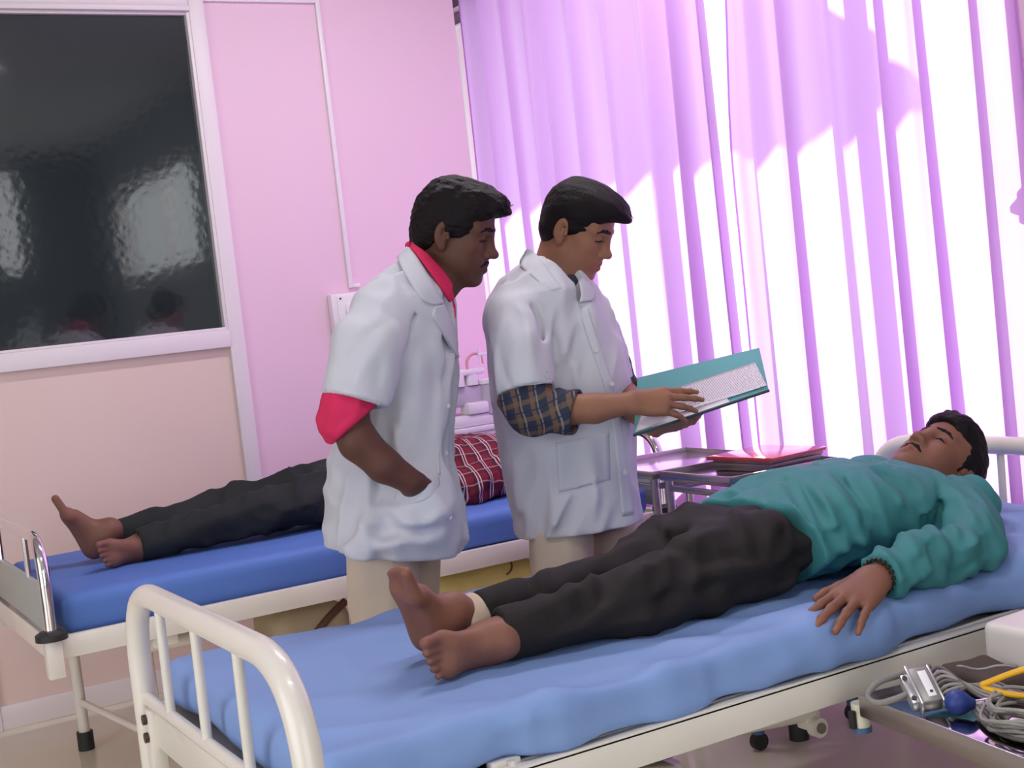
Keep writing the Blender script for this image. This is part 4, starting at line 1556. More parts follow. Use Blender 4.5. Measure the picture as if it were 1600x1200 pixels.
def man_two():
    D = 3.57
    o = pt(880, 700, D); o[2] = 0
    t = empty('person', o, 'standing man in white coat with dark checked sleeves, reading the open teal file', 'person')
    skin = skin_mat('brown skin', (0.26, 0.115, 0.070))
    P = lambda x, y, w=0.0: pt(x, y, D + w)
    FC = unit(HU * .84 - HV * .54)
    fwd, upv = head_axes(HU, 29, 22, 4)
    F = Frame(P(900, 358), fwd, upv, 1.0)
    hf = Field()
    head_field(F, hf, jaw=.94, cheek=.97, nose=1.0)
    hf.cone(F.w(-.030, 0, -.055), P(862, 440, 0), .050, .060, .03)
    hf.cone(F.w(-.005, 0, -.07), P(884, 440, -.01), .036, .042, .03)
    lo, hi = bbox([*corners(F.w, (-.12, .14), (-.11, .11), (-.14, .15)), P(850, 465, -.08), P(895, 465, .08)], .03)
    v, q = hf.mesh(lo, hi, 0.0025)
    c = head_tone(F, v, lip=(1.0, .70, .66))
    tips = []
    af = Field()
    af.chain([P(808, 505, -.13), P(828, 625, -.215)], [.036, .044])
    af.chain([P(826, 636, -.22), P(880, 640, -.255), P(930, 638, -.275), P(984, 630, -.300)], [.040, .0395, .036, .0265], .02)
    hand_field(af, P(986, 630, -.302), P(1024, 628, -.298) - P(986, 630, -.302), ZU * .55 - HV * .75 + HU * .05, 1,
               [(.12, .08, .06), (.15, .10, .08), (.26, .22, .15), (.36, .3, .2)], spread=(.03, .0, -.04, -.10),
               thumb=[(.016, .018, -.006), (.046, .036, -.020), (.070, .044, -.030), (.090, .044, -.036)], s=.97, tips=tips)
    lo, hi = bbox([P(805, 490, -.15), P(820, 660, -.22), P(1065, 640, -.26), P(1000, 640, -.34)], .07)
    va, qa = af.mesh(lo, hi, 0.0028)
    ca = tip_tone(np.ones((len(va), 3), np.float32), va, tips)
    bf2 = Field(); tips2 = []
    bf2.chain([P(925, 510, .09), P(952, 585, .06)], [.036, .042])
    bf2.chain([P(958, 590, .06), P(985, 632, -.09), P(1020, 664, -.215)], [.042, .038, .0270], .02)
    hand_field(bf2, P(1022, 666, -.218), P(1085, 656, -.150) - P(1022, 666, -.218), -ZU * .80 - HV * .50 - HU * .1, -1,
               [(.10, .45, .35), (.10, .40, .35), (.08, .40, .30), (.05, .40, .3)], spread=(.10, .03, -.05, -.14),
               thumb=[(.016, .020, .004), (.040, .050, .002), (.060, .066, -.006), (.078, .074, -.012)], s=.96, tips=tips2)
    lo, hi = bbox([P(940, 490, .11), P(958, 590, .06), P(1140, 640, -.10), P(1022, 690, -.23)], .07)
    vl, ql = bf2.mesh(lo, hi, 0.0028)
    cl = tip_tone(np.ones((len(vl), 3), np.float32), vl, tips2)
    bf = Field()
    bf.cone(P(868, 480), P(875, 560), .06, .10, .05).cone(P(875, 560), P(890, 770), .10, .10, .08)
    bf.cone(P(830, 495, -.08), P(905, 495, .07), .045, .045, .05)
    for w, xx in ((-.08, 866), (.08, 925)):
        hip = P(xx, 780, w)
        ft = np.array([hip[0], hip[1], .09])
        bf.chain([hip, (hip + ft) / 2 + HU * .015, ft], [.06, .05, .042], .03)
    lo, hi = bbox([P(760, 460, -.3), P(990, 460, .3), o + HU * .25 + HV * .2, o - HU * .2 - HV * .2], .06)
    lo[2] = .03
    vb, qb = bf.mesh(lo, hi, 0.011)
    V_, Q_ = join((v, q), (va, qa), (vl, ql), (vb, qb))
    cc = np.ones((len(V_), 3), np.float32); cc[:len(v)] = c
    cc[len(v):len(v) + len(va)] = ca; cc[len(v) + len(va):len(v) + len(va) + len(vl)] = cl
    mesh_obj('body', V_, None, skin, t, True, quads=Q_, colors=cc)
    # hair: smooth, swept forward over the brow
    g = Field(); s = F.s
    E = lambda cc_, r, k=.02, sub=False: g.ell(F.w(cc_), np.array(r) * s, F.R, k, sub)
    E((-.008, 0, .046), (.094, .083, .090))
    E((.045, -.004, .090), (.066, .066, .040), .03)
    E((.095, -.012, .086), (.030, .048, .020), .025)
    E((.118, -.020, .078), (.022, .028, .011), .015)
    E((.066, 0, .080), (.044, .071, .034), .02)
    E((-.045, 0, -.006), (.053, .068, .066), .03)
    E((.105, 0, -.020), (.060, .13, .080), .008, True)
    E((.075, 0, -.085), (.085, .14, .095), .010, True)
    E((-.006, 0, -.062), (.031, .14, .050), .012, True)
    E((-.045, 0, -.112), (.075, .14, .045), .012, True)
    g.disp.append(lambda p: 0.0014 * noise3(F.loc(p) * np.array([25., 170., 120.])) + 0.0030 * noise3(F.loc(p) * np.array([14., 40., 40.])))
    lo, hi = bbox(corners(F.w, (-.13, .15), (-.11, .11), (-.14, .15)), .01)
    hv, hq = g.mesh(lo, hi, 0.0026)
    hair = mesh_obj('hair', hv, None, M_HAIR, t, True, quads=hq)
    mb = MB(); rs = np.random.RandomState(8)
    for i in range(18):
        y = rs.uniform(-.05, .02)
        a = F.w(.085, y, .098); l = rs.uniform(.030, .050)
        mb.tube(spline([a, F.w(.085 + l * .7, y - .006, .094), F.w(.09 + l, y - .012, .082)], 4), np.linspace(.003, .0006, 9), 5)
    mb.build('fringe_strand', M_HAIR, hair, auto=False)
    brows_and_lashes(F, hf, t, .0038)
    # ---- coat
    coat = Field()
    left = [(836, 392), (812, 410), (785, 436), (764, 470), (757, 500), (762, 540), (769, 600), (775, 650), (783, 700), (790, 740), (800, 800), (811, 840), (815, 880)]
    right = [(885, 405), (915, 430), (938, 455), (954, 490), (967, 525), (980, 570), (988, 610), (990, 660), (992, 740), (1000, 790), (1006, 805), (1010, 860)]
    zt, zb = P(858, 400)[2], P(900, 832)[2]
    zs = np.linspace(zb - .03, zt, 34)
    uL, uR = silhouette(left, right, D, zs)
    h = (zs - zb) / (zt - zb)
    bw = np.interp(h, [-.1, 0, .15, .4, .6, .75, .88, .95, 1.0], [.17, .17, .165, .155, .16, .17, .165, .12, .085])
    coat.loft((0, 0, 0), UP_FRAME, zs, (uL + uR) / 2, D, (uR - uL) / 2, bw, n=2.3, k=.03, cap=.02)
    coat.ell(P(806, 494, -.115), (.070, .075, .070), None, .05)
    coat.ell(P(915, 497, .08), (.070, .075, .065), None, .05)
    sa, sm, sb_ = P(805, 500, -.14), P(815, 545, -.185), P(826, 610, -.215)
    coat.chain([sa, sm, sb_ + (sb_ - sm) * .05], [.070, .0745, .0665], .03)
    ta, tb = P(928, 508, .10), P(950, 576, .060)
    coat.chain([ta, tb], [.066, .060], .03)
    base_coat = Field(); base_coat.p = list(coat.p)
    base_coat.cone(P(872, 448), P(852, 384), .066, .060, .03)
    RF = np.stack([FC, np.cross(ZU, FC), ZU], 1)
    z1, z0 = P(872, 400)[2], P(902, 474)[2]
    cA, cB = P(905, 474, -.11) @ RF, P(880, 410, -.05) @ RF
    coat.loft((0, 0, 0), RF, [z0, z1, z1 + .1], [cA[0] + .05, cB[0] + .06, cB[0] + .06], [cA[1], cB[1], cB[1]], [.09, .10, .10], [.003, .062, .085], n=3.0, k=.006, sub=True)
    for (a, b) in ((sm, sb_), (ta, tb)):
        e = unit(b - a)

        def cut(p, b=b, e=e):
            d = (p - b.astype(np.float32)) @ e.astype(np.float32)
            rr = np.linalg.norm((p - b.astype(np.float32)) - d[:, None] * e.astype(np.float32), axis=1)
            return np.maximum(np.maximum(-d, rr - .088), d - .11)
        coat.cuts.append((cut, .004, 's'))
        hol = Field().chain([a, b + e * .05], [.068, .064])
        coat.inner(hol, .010, lambda p, b=b, e=e: -((p - b.astype(np.float32)) @ e.astype(np.float32)) - .03, .003)
    coat.cone(P(838, 480, -.19), P(847, 570, -.215), .003, .008, .016, sub=True)
    coat.cone(P(847, 568, -.215), P(862, 625, -.215), .008, .012, .016, sub=True)
    coat.cone(P(779, 520, -.20), P(806, 612, -.268), .003, .006, .012, sub=True)
    coat.disp.append(folds(HU * 0.12 + ZU, .06, .45, .012, 11.3))
    coat.disp.append(folds(HU * 0.5 + ZU * .8, .05, .22, .009, 4.1))
    coat.disp.append(creases(D - .16, [
        ([(880, 545), (890, 600), (902, 655)], -.008, .012), ([(900, 560), (906, 620)], .006, .012), ([(862, 500), (880, 540), (893, 590)], .006, .014),
        ([(800, 690), (806, 760), (818, 826)], .007, .018), ([(826, 690), (832, 760), (838, 830)], -.007, .015), ([(856, 700), (862, 800), (866, 830)], .006, .014),
        ([(872, 772), (912, 764), (950, 750)], -.006, .008), ([(925, 700), (930, 800)], .005, .015),
        ([(776, 520), (785, 570), (800, 610)], -.006, .010), ([(805, 470), (822, 500), (832, 560)], .007, .012), ([(826, 468), (842, 500), (846, 548)], -.007, .009),
        ([(905, 500), (925, 560)], -.004, .012), ([(770, 560), (778, 640)], .005, .018)]))
    ha, hb = P(812, 836), P(1005, 806)
    hn = unit(np.cross(HV, hb - ha)); hn = -hn if hn[2] > 0 else hn
    coat.trim(ha, hn, .006)
    hol = Field()
    hol.loft((0, 0, 0), UP_FRAME, zs, (uL + uR) / 2, D, (uR - uL) / 2, bw, n=2.3)
    coat.inner(hol, .045, lambda p: p[:, 2] - np.float32(zb + .08), .004)
    lo, hi = bbox([P(745, 385, -.34), P(1010, 385, .30), P(790, 870, -.30), P(1010, 870, .3)], .05)
    v, q = coat.mesh(lo, hi, 0.0056)
    co = mesh_obj('lab_coat', v, None, M_COAT, t, True, quads=q)
    bv, bq = base_coat.mesh(lo, hi, 0.008)
    B0 = bvh_of(bv, bq); B1 = bvh_of(v, q)
    mb = MB().add(*strip_on(B0, [(827, 387), (811, 406), (812, 416), (830, 432), (848, 448), (862, 456)],
                            [(832, 390), (843, 404), (853, 418), (863, 432), (871, 442), (879, 451)], 22, 8, .0045, .003))
    mb.build('collar', M_COAT, co, auto=False)
    mb = MB().add(*strip_on(B0, [(908, 436), (922, 444), (930, 458), (925, 470)], [(904, 440), (906, 450), (908, 462), (905, 472)], 14, 6, .004, .003))
    mb.build('collar', M_COAT, co, auto=False)
    # front placket, edge of the overlap
    mb = MB().add(*strip_on(B1, [(901, 470), (913, 512), (932, 568), (950, 622), (960, 680), (966, 740), (972, 806)],
                            [(915, 470), (927, 510), (946, 566), (963, 620), (973, 680), (981, 740), (990, 803)], 44, 6, .0035, .001))
    mb.build('placket', M_COAT, co, auto=False)
    mb = MB().add(*strip_on(B1, [(868, 692), (870, 730), (873, 770)], [(952, 676), (953, 712), (954, 750)], 14, 12, .0006, .0002, bulge=.003))
    mb.build('pocket', M_COAT, co, auto=False)
    mb = MB().add(*strip_on(B1, [(811, 602), (835, 600), (857, 597)], [(812, 607), (836, 605), (859, 602)], 12, 3, .0015, .001))
    mb.build('sleeve_hem', M_COAT, co, auto=False)
    for x, y in ((930, 547), (975, 738), (955, 600)):
        d = unit(ray(x, y))
        hit = B1.ray_cast(Vector(CAM.tolist()), Vector(d.tolist()), 8)[0]
        if hit is not None:
            hp = np.array(hit); n = unit(-d + HU * .3)
            MB().tube([hp + n * .002, hp + n * .008], .0065, 12).build('button', M_BUTTON, co)
    # ---- checked shirt
    ax = [tuple(unit(HU + ZU * .1)), tuple(unit(ZU - HU * .3)), tuple(unit(HU * .3 + ZU * .95))]
    M_CHECK = plaid_mat('navy and tan checked cotton', (0.030, 0.035, 0.060),
                        [(0, .042, .011, .0, (0.20, 0.11, 0.06), .60), (1, .040, .011, .01, (0.18, 0.11, 0.07), .5),
                         (0, .042, .004, .026, (0.35, 0.30, 0.28), .5), (1, .040, .004, .028, (0.02, 0.03, 0.07), .8)], ax)
    sh = Field()
    sh.loft((0, 0, 0), UP_FRAME, zs, (uL + uR) / 2, D, (uR - uL) / 2 - .018, bw - .018, n=2.3, cap=.03)
    sh.plane(P(870, 620), -ZU)
    sh.loft((0, 0, 0), RF, [z0 - .02, z1, z1 + .1], [cA[0] + .05, cB[0] + .06, cB[0] + .06], [cA[1], cB[1], cB[1]], [.09, .11, .11], [.002, .045, .07], n=3.0, k=.006, sub=True)
    v, q = sh.mesh(*bbox([P(760, 390, -.2), P(990, 390, .2), P(760, 640, -.2), P(990, 640, .2)], .03), 0.006)
    so = mesh_obj('shirt', v, None, M_CHECK, t, True, quads=q)
    M_NAVY = mat('dark shirt collar', (0.035, 0.035, 0.06), .8, bump=.1, bscale=150)
    cf = Field()
    cN = P(866, 424); axn = unit(P(866, 424) - P(884, 462))
    e1 = unit(FC - axn * (FC @ axn)); e2 = np.cross(axn, e1)
    n = 26
    for i in range(n):
        a0 = .45 + (2 * math.pi - .9) * i / n; a1 = .45 + (2 * math.pi - .9) * (i + 1) / n
        f_ = lambda a: cN + e1 * .068 * math.cos(a) + e2 * .064 * math.sin(a) - axn * (.024 * (1 + math.cos(a)) - .010)
        cf.cone(f_(a0), f_(a1), .008, .008, .008)
        cf.cone(f_(a0) - axn * .018, f_(a1) - axn * .018, .011, .011, .012)
    v, q = cf.mesh(*bbox([cN], .13), 0.0035)
    mesh_obj('collar', v, None, M_NAVY, so, True, quads=q)
    sl = Field()
    A0, A1, A2, A3 = P(826, 602, -.20), P(822, 628, -.215), P(838, 640, -.225), P(896, 644, -.255)
    sl.chain([A0, A1, A2, A3, A3 + (A3 - A2) * .3], [.060, .060, .060, .0535, .053], .02)
    sl.cone(P(800, 625, -.20), P(826, 640, -.22), .030, .055, .03)
    e = unit(A3 - A2)
    sl.trim(P(902, 645, -.258), unit(P(902, 640, -.258) - P(850, 632, -.23)), .006)
    hol = Field().chain([A2, A3 + e * .06], [.052, .046])
    sl.inner(hol, 0.0, lambda p: -((p - A3.astype(np.float32)) @ e.astype(np.float32)) - .025, .003)
    sl.disp.append(folds(ZU + HU * .4, .035, .10, .006, 6.2))
    v, q = sl.mesh(*bbox([A0, A3, P(790, 640, -.2)], .09), 0.004)
    mesh_obj('rolled_sleeve', v, None, M_CHECK, so, True, quads=q)
    sl = Field().chain([P(955, 572, .065), P(958, 592, .055), P(976, 616, -.03)], [.056, .055, .050], .02)
    sl.trim(P(977, 618, -.035), unit(P(985, 632, -.09) - P(958, 590, .06)), .005)
    v, q = sl.mesh(*bbox([P(955, 572, .065), P(980, 625, -.04)], .08), 0.005)
    mesh_obj('rolled_sleeve', v, None, M_CHECK, so, True, quads=q)
    # wrist watch on the far hand
    wa, wb = P(1008, 654, -.178), P(1018, 662, -.210)
    e = unit(wb - wa)
    v, f_ = tube_mesh([wa, wa + e * .001, wb - e * .001, wb], [.0285, .0305, .0295, .0275], 20, True)
    mesh_obj('watch_strap', v, f_, mat('black watch strap', (.012, .010, .012), .5), t)
    # ---- trousers, shoes
    tr = Field()
    for (xl, xr, w) in ((822, 930, -.07), (880, 994, .08)):
        top = (P(xl + 8, 822, w) + P(xr - 8, 822, w)) / 2
        mid = (P(xl + 5, 880, w) + P(xr - 2, 880, w)) / 2
        half = abs(float((P(xr - 2, 880, w) - P(xl + 5, 880, w)) @ HU)) / 2
        tr.loft((0, 0, 0), UP_FRAME, [.045, .30, mid[2], top[2]], [mid @ HU, mid @ HU, mid @ HU, top @ HU], D + w,
                [half * .78, half * .85, half, half * 1.0], [.075, .078, .080, .07], n=2.2, k=.02)
    tr.disp.append(folds(ZU + HU * .15, .06, .40, .008, 14.4))
    v, q = tr.mesh(*bbox([*corners(P, (810, 1000), (795,), (-.20, .20)), o + HU * .22 - HV * .2, o - HU * .22 + HV * .2], .04), 0.008)
    mesh_obj('trousers', v, None, M_TROU, t, True, quads=q)
    sf = Field()
    for w, dx in ((-.09, -.015), (.09, .06)):
        c = o + HV * w + HU * dx; c[2] = 0
        sf.ell(c + ZU * .035 + FC * .05, (.14, .046, .04), RF, .02)
        sf.ell(c + ZU * .05 - FC * .05, (.06, .042, .055), RF, .03)
    sf.plane((0, 0, .002), -ZU, .003)
    v, q = sf.mesh(*bbox([o + HU * .28 + HV * .25, o - HU * .25 - HV * .25 + ZU * .12], .03), .007)
    mesh_obj('shoes', v, None, M_SHOE, t, True, quads=q)

    # ------------------------------------------------ the file he holds (a thing of its own)
    BL, BR, TR, TL = P(990, 682, -.315), P(1201, 612, -.195), P(1186, 545, -.045), P(996, 592, -.165)
    nrm = unit(np.cross(BR - BL, TL - BL))
    if nrm[2] < 0: nrm = -nrm
    fo = empty('file_folder', (BL + BR + TR + TL) / 4, 'open teal paper file held by the standing man in the checked sleeves', 'file')
    M_TEAL = mat('teal card', (0.10, 0.34, 0.36), 0.5, bump=.05, bscale=60)

    def leaf(name, a, b, c, d, th, m, up, parent, nu=10, curl=0.0):
        top, bot = [], []
        for i in range(nu + 1):
            for j in range(nu + 1):
                u_, v_ = i / nu, j / nu
                p = (a * (1 - u_) + b * u_) * (1 - v_) + (d * (1 - u_) + c * u_) * v_
                p = p + nrm * (up + curl * math.sin(u_ * 5 + 1) * (1 - v_) ** 2)
                top.append(p + nrm * th); bot.append(p)
        V2 = top + bot; n_ = (nu + 1) ** 2; F2 = []
        ix = lambda i, j: i * (nu + 1) + j
        for i in range(nu):
            for j in range(nu):
                qd = [ix(i, j), ix(i + 1, j), ix(i + 1, j + 1), ix(i, j + 1)]
                F2.append(qd); F2.append([k + n_ for k in qd[::-1]])
        rim = [ix(i, 0) for i in range(nu + 1)] + [ix(nu, j) for j in range(1, nu + 1)] + [ix(i, nu) for i in range(nu - 1, -1, -1)] + [ix(0, j) for j in range(nu - 1, 0, -1)]
        for x_, y_ in zip(rim, rim[1:] + rim[:1]):
            F2.append([x_, y_, y_ + n_, x_ + n_])
        return mesh_obj(name, V2, F2, m, parent, True)
    cv = leaf('cover', BL, BR, TR, TL, .004, M_TEAL, 0.0, fo)
    sharp(cv.data)
    M_PAPER = mat('file paper', (.72, .66, .74), .7)
    mp = bpy.data.materials.new('printed sheet'); mp.use_nodes = True
    nt = mp.node_tree; N = nt.nodes; L = nt.links; b = N['Principled BSDF']; b.inputs['Roughness'].default_value = .7
    tc = N.new('ShaderNodeTexCoord')
    ex = unit(BR - BL); ey = np.cross(nrm, ex)
    dt = N.new('ShaderNodeVectorMath'); dt.operation = 'DOT_PRODUCT'; dt.inputs[1].default_value = tuple(ex)
    L.new(tc.outputs['Object'], dt.inputs[0])
    d2 = N.new('ShaderNodeVectorMath'); d2.operation = 'DOT_PRODUCT'; d2.inputs[1].default_value = tuple(ey)
    L.new(tc.outputs['Object'], d2.inputs[0])
    cb = N.new('ShaderNodeCombineXYZ'); L.new(dt.outputs['Value'], cb.inputs[0]); L.new(d2.outputs['Value'], cb.inputs[1])
    mpn = N.new('ShaderNodeMapping'); mpn.inputs['Scale'].default_value = (160, 420, 1)
    L.new(cb.outputs[0], mpn.inputs['Vector'])
    nz = N.new('ShaderNodeTexNoise'); nz.inputs['Scale'].default_value = 1.0; L.new(mpn.outputs[0], nz.inputs['Vector'])
    m1 = N.new('ShaderNodeMath'); m1.operation = 'MULTIPLY'; m1.inputs[1].default_value = 165.0
    L.new(dt.outputs['Value'], m1.inputs[0])
    m2 = N.new('ShaderNodeMath'); m2.operation = 'FRACT'; L.new(m1.outputs[0], m2.inputs[0])
    m3 = N.new('ShaderNodeMath'); m3.operation = 'LESS_THAN'; m3.inputs[1].default_value = .42; L.new(m2.outputs[0], m3.inputs[0])
    m4 = N.new('ShaderNodeMath'); m4.operation = 'GREATER_THAN'; m4.inputs[1].default_value = .45; L.new(nz.outputs['Fac'], m4.inputs[0])
    m5 = N.new('ShaderNodeMath'); m5.operation = 'MULTIPLY'; L.new(m3.outputs[0], m5.inputs[0]); L.new(m4.outputs[0], m5.inputs[1])
    mx = N.new('ShaderNodeMix'); mx.data_type = 'RGBA'; mx.inputs[6].default_value = (.72, .64, .73, 1); mx.inputs[7].default_value = (.36, .30, .40, 1)
    L.new(m5.outputs[0], mx.inputs[0]); L.new(mx.outputs[2], b.inputs['Base Color'])

    def on(x, y):   # photo position to the file's plane
        r = ray(x, y); return CAM + r * (((BL - CAM) @ nrm) / (r @ nrm))
    leaf('inner_leaf', on(1018, 671), on(1140, 630), on(1120, 605), on(1005, 640), .001, M_PAPER, .0045, fo)
    leaf('paper_sheet', on(1062, 648), on(1197, 605), on(1179, 569), on(1012, 624), .0012, mp, .0065, fo, curl=.0015)
    leaf('under_sheet', on(992, 678), on(1064, 652), on(1030, 640), on(1000, 652), .001, M_PAPER, .0052, fo)
    MB().tube([BL + nrm * .004, BR + nrm * .004], .004, 8).build('spine_edge', mat('dark teal edge', (.03, .06, .07), .5), fo)


man_two()
# ------------------------------------------------------------------ the two men lying on the beds
XFR = np.array([[0, 0, 1.0], [1.0, 0, 0], [0, 1.0, 0]])       # columns: y, z, x (sections stacked along the bed)


def lying(label, skin, m_shirt, m_trou, Yc, z0, hem, feet, ankles, knees, hips, shirt_prof, headF, arms, shift=0.0,
          hem_out=dict(left=.035, right=.02), wrinkle=1.0, sh_cr=None, tr_cr=None, res=1.0):
    """feet/ankles/...: dicts for left (near) and right; shirt_prof: rows (x, ycentre, half y, z bottom, z top)"""
    t = empty('person', (1.7, Yc, z0), label, 'person')
    F = headF
    hf = Field()
    head_field(F, hf, jaw=1.06, cheek=1.08, nose=1.0)
    nb = F.w(-.045, 0, -.17)
    hf.cone(F.w(-.025, 0, -.055), nb, .056, .064, .03)
    hf.cone(F.w(.025, 0, -.085), F.w(-.01, 0, -.17), .042, .058, .04)
    lo, hi = bbox([F.w(x, y, z) for x in (-.12, .14) for y in (-.11, .11) for z in (-.2, .15)], .02)
    v, q = hf.mesh(lo, hi, 0.0026 * res)
    c = head_tone(F, v, stubble=.22, lip=(.95, .66, .62))
    parts = [(v, q, c)]
    for k in ('left', 'right'):
        a = arms[k]
        f = Field(); tips = []
        f.chain([a['shoulder'], a['elbow']], [.042, .036], .02)
        f.chain([a['elbow'], (a['elbow'] * .55 + a['wrist'] * .45), a['wrist']], [.036, .0345, .0285], .02)
        hand_field(f, a['wrist'], a['along'], a['back'], a['ts'], a['curls'], spread=a.get('spread', (.10, .03, -.05, -.14)), thumb=a.get('thumb'), tips=tips, s=a.get('s', 1.0))
        lo, hi = bbox([a['shoulder'], a['elbow'], a['wrist'], a['wrist'] + unit(a['along']) * .2], .08)
        va, qa = f.mesh(lo, hi, .0032 * res)
        parts.append((va, qa, tip_tone(np.ones((len(va), 3), np.float32), va, tips)))
        g = feet[k]
        f = Field(); tips = []
        foot_field(f, g['heel'], g['fwd'], g['up'], g['medial'], g.get('s', 1.0), ankles[k], tips)
        f.cone(ankles[k], ankles[k] * .7 + knees[k] * .3, .037, .040, .02)
        if 'flat' in g:
            f.plane((0, 0, z0 + .001), -ZU, .006)
        tip = g['heel'] + unit(g['fwd']) * .25
        lo, hi = bbox([g['heel'], tip, ankles[k], ankles[k] * .7 + knees[k] * .3], .07)
        va, qa = f.mesh(lo, hi, .0028 * res)
        parts.append((va, qa, tip_tone(np.ones((len(va), 3), np.float32), va, tips, (1.15, 1.12, 1.12))))
    bf = Field()
    P_ = np.array(shirt_prof)
    bf.loft((0, 0, 0), XFR, P_[:, 0], P_[:, 1], (P_[:, 3] + P_[:, 4]) / 2, P_[:, 2] * .66, (P_[:, 4] - P_[:, 3]) / 2 * .66, n=2.2, cap=.04)
    for k in ('left', 'right'):
        bf.chain([hips[k], knees[k], ankles[k]], [.06, .040, .034], .03)
    lo, hi = bbox([(P_[0, 0] - .1, P_[:, 1].min() - .2, z0), (P_[-1, 0], P_[:, 1].max() + .2, P_[:, 4].max()), *ankles.values(), hips['left'], hips['right']], .05)
    vb, qb = bf.mesh(lo, hi, .012)
    parts.append((vb, qb, np.ones((len(vb), 3), np.float32)))
    V_, Q_ = join(*[(a, b) for a, b, _ in parts])
    mesh_obj('body', V_, None, skin, t, True, quads=Q_, colors=np.vstack([c_ for _, _, c_ in parts]))
    # hair
    g = Field(); s = F.s
    E = lambda cc_, r, k=.02, sub=False: g.ell(F.w(cc_), np.array(r) * s, F.R, k, sub)
    E((-.012, 0, .044), (.100, .083, .091))
    E((.035, 0, .085), (.062, .066, .042), .03)
    E((.068, 0, .082), (.030, .055, .024), .02)
    E((-.055, 0, -.008), (.052, .068, .068), .03)
    E((.105, 0, -.020), (.066, .13, .086), .008, True)
    E((.075, 0, -.085), (.085, .14, .100), .010, True)
    E((-.004, 0, -.062), (.034, .14, .054), .012, True)
    E((-.045, 0, -.118), (.075, .14, .045), .012, True)
    E((.046, 0, -.006), (.040, .14, .046), .008, True)
    g.disp.append(lambda p: 0.0022 * noise3(F.loc(p) * np.array([70., 150., 150.])) + 0.0035 * noise3(F.loc(p) * np.array([30., 60., 45.])))
    lo, hi = bbox([F.w(x, y, z) for x in (-.13, .15) for y in (-.11, .11) for z in (-.14, .15)], .01)
    hv, hq = g.mesh(lo, hi, 0.0028 * res)
    mesh_obj('hair', hv, None, M_HAIR, t, True, quads=hq)
    brows_and_lashes(F, hf, t, .0036)
    moustache(F, hf, t, 1.0)
    # shirt
    sh = Field()
    sh.loft((0, 0, 0), XFR, P_[:, 0], P_[:, 1], (P_[:, 3] + P_[:, 4]) / 2, P_[:, 2], (P_[:, 4] - P_[:, 3]) / 2, n=2.25, cap=.03, k=.03)
    for k in ('left', 'right'):
        a = arms[k]
        cuff = a['elbow'] * .04 + a['wrist'] * .96
        sh.ell(a['shoulder'], (.075, .07, .065), None, .05)
        sh.chain([a['shoulder'], a['elbow'], a['elbow'] * .5 + a['wrist'] * .5, cuff], [.074, .065, .058, .043], .025)
    sh.disp.append(folds((0.10, 0.75, 0.5), .05, .26, .0115 * wrinkle, 1.9 + shift))
    sh.disp.append(folds((0.45, 0.8, 0.3), .03, .14, .006 * wrinkle, 8.9 + shift))
    if sh_cr: sh.disp.append(sh_cr)
    for h in hem:
        sh.trim(h[0], h[1], .006)
    for k in ('left', 'right'):
        a = arms[k]
        e = unit(a['wrist'] - a['elbow']); cuff = a['elbow'] * .06 + a['wrist'] * .94

        def cut(p, b=cuff, e=e):
            d = (p - b.astype(np.float32)) @ e.astype(np.float32)
            rr = np.linalg.norm((p - b.astype(np.float32)) - d[:, None] * e.astype(np.float32), axis=1)
            return np.maximum(np.maximum(-d, rr - .075), d - .075)
        sh.cuts.append((cut, .003, 's'))
    sh.plane((0, 0, z0), -ZU, .004)
    # neck opening
    sh.cone(F.w(-.02, 0, -.10), F.w(-.02, 0, -.16), .070, .058, .010, sub=True)
    lo, hi = bbox([(P_[0, 0] - .05, P_[:, 1].min() - .25, z0 - .02), (P_[-1, 0] + .04, P_[:, 1].max() + .25, P_[:, 4].max() + .04),
                   *[a[x] for a in arms.values() for x in ('shoulder', 'elbow', 'wrist')]], .08)
    v, q = sh.mesh(lo, hi, .0056 * res)
    so = mesh_obj('shirt', v, None, m_shirt, t, True, quads=q)
    # collar: folded band round the neck
    cf = Field()
    ax = unit(F.w(0, 0, 1) - F.w(0, 0, 0)); cN = F.w(-.016, 0, -.112)
    e1 = F.R[:, 0]; e2 = F.R[:, 1]; n = 26
    for i in range(n):
        a0 = .22 + (2 * math.pi - .44) * i / n; a1 = .22 + (2 * math.pi - .44) * (i + 1) / n
        f_ = lambda a: cN + e1 * .074 * math.cos(a) + e2 * .078 * math.sin(a) - ax * .014 * (1 + math.cos(a))
        cf.cone(f_(a0), f_(a1), .007, .007, .006)
        cf.cone(f_(a0) * 1 - ax * .022 + (f_(a0) - cN) * .12, f_(a1) - ax * .022 + (f_(a1) - cN) * .12, .009, .009, .016)
    v, q = cf.mesh(*bbox([cN], .14), .0036)
    mesh_obj('collar', v, None, m_shirt, so, True, quads=q)
    # trousers
    tr = Field()
    tr.loft((0, 0, 0), XFR, *hips['pelvis'], n=2.3, cap=.03, k=.04)
    for k in ('left', 'right'):
        hem_p = ankles[k] + unit(ankles[k] - knees[k]) * (hem_out[k] + .03)
        tr.chain([hips[k], hips[k] * .5 + knees[k] * .5, knees[k], knees[k] * .5 + ankles[k] * .5, hem_p], [.092, .082, .068, .058, .050], .045)
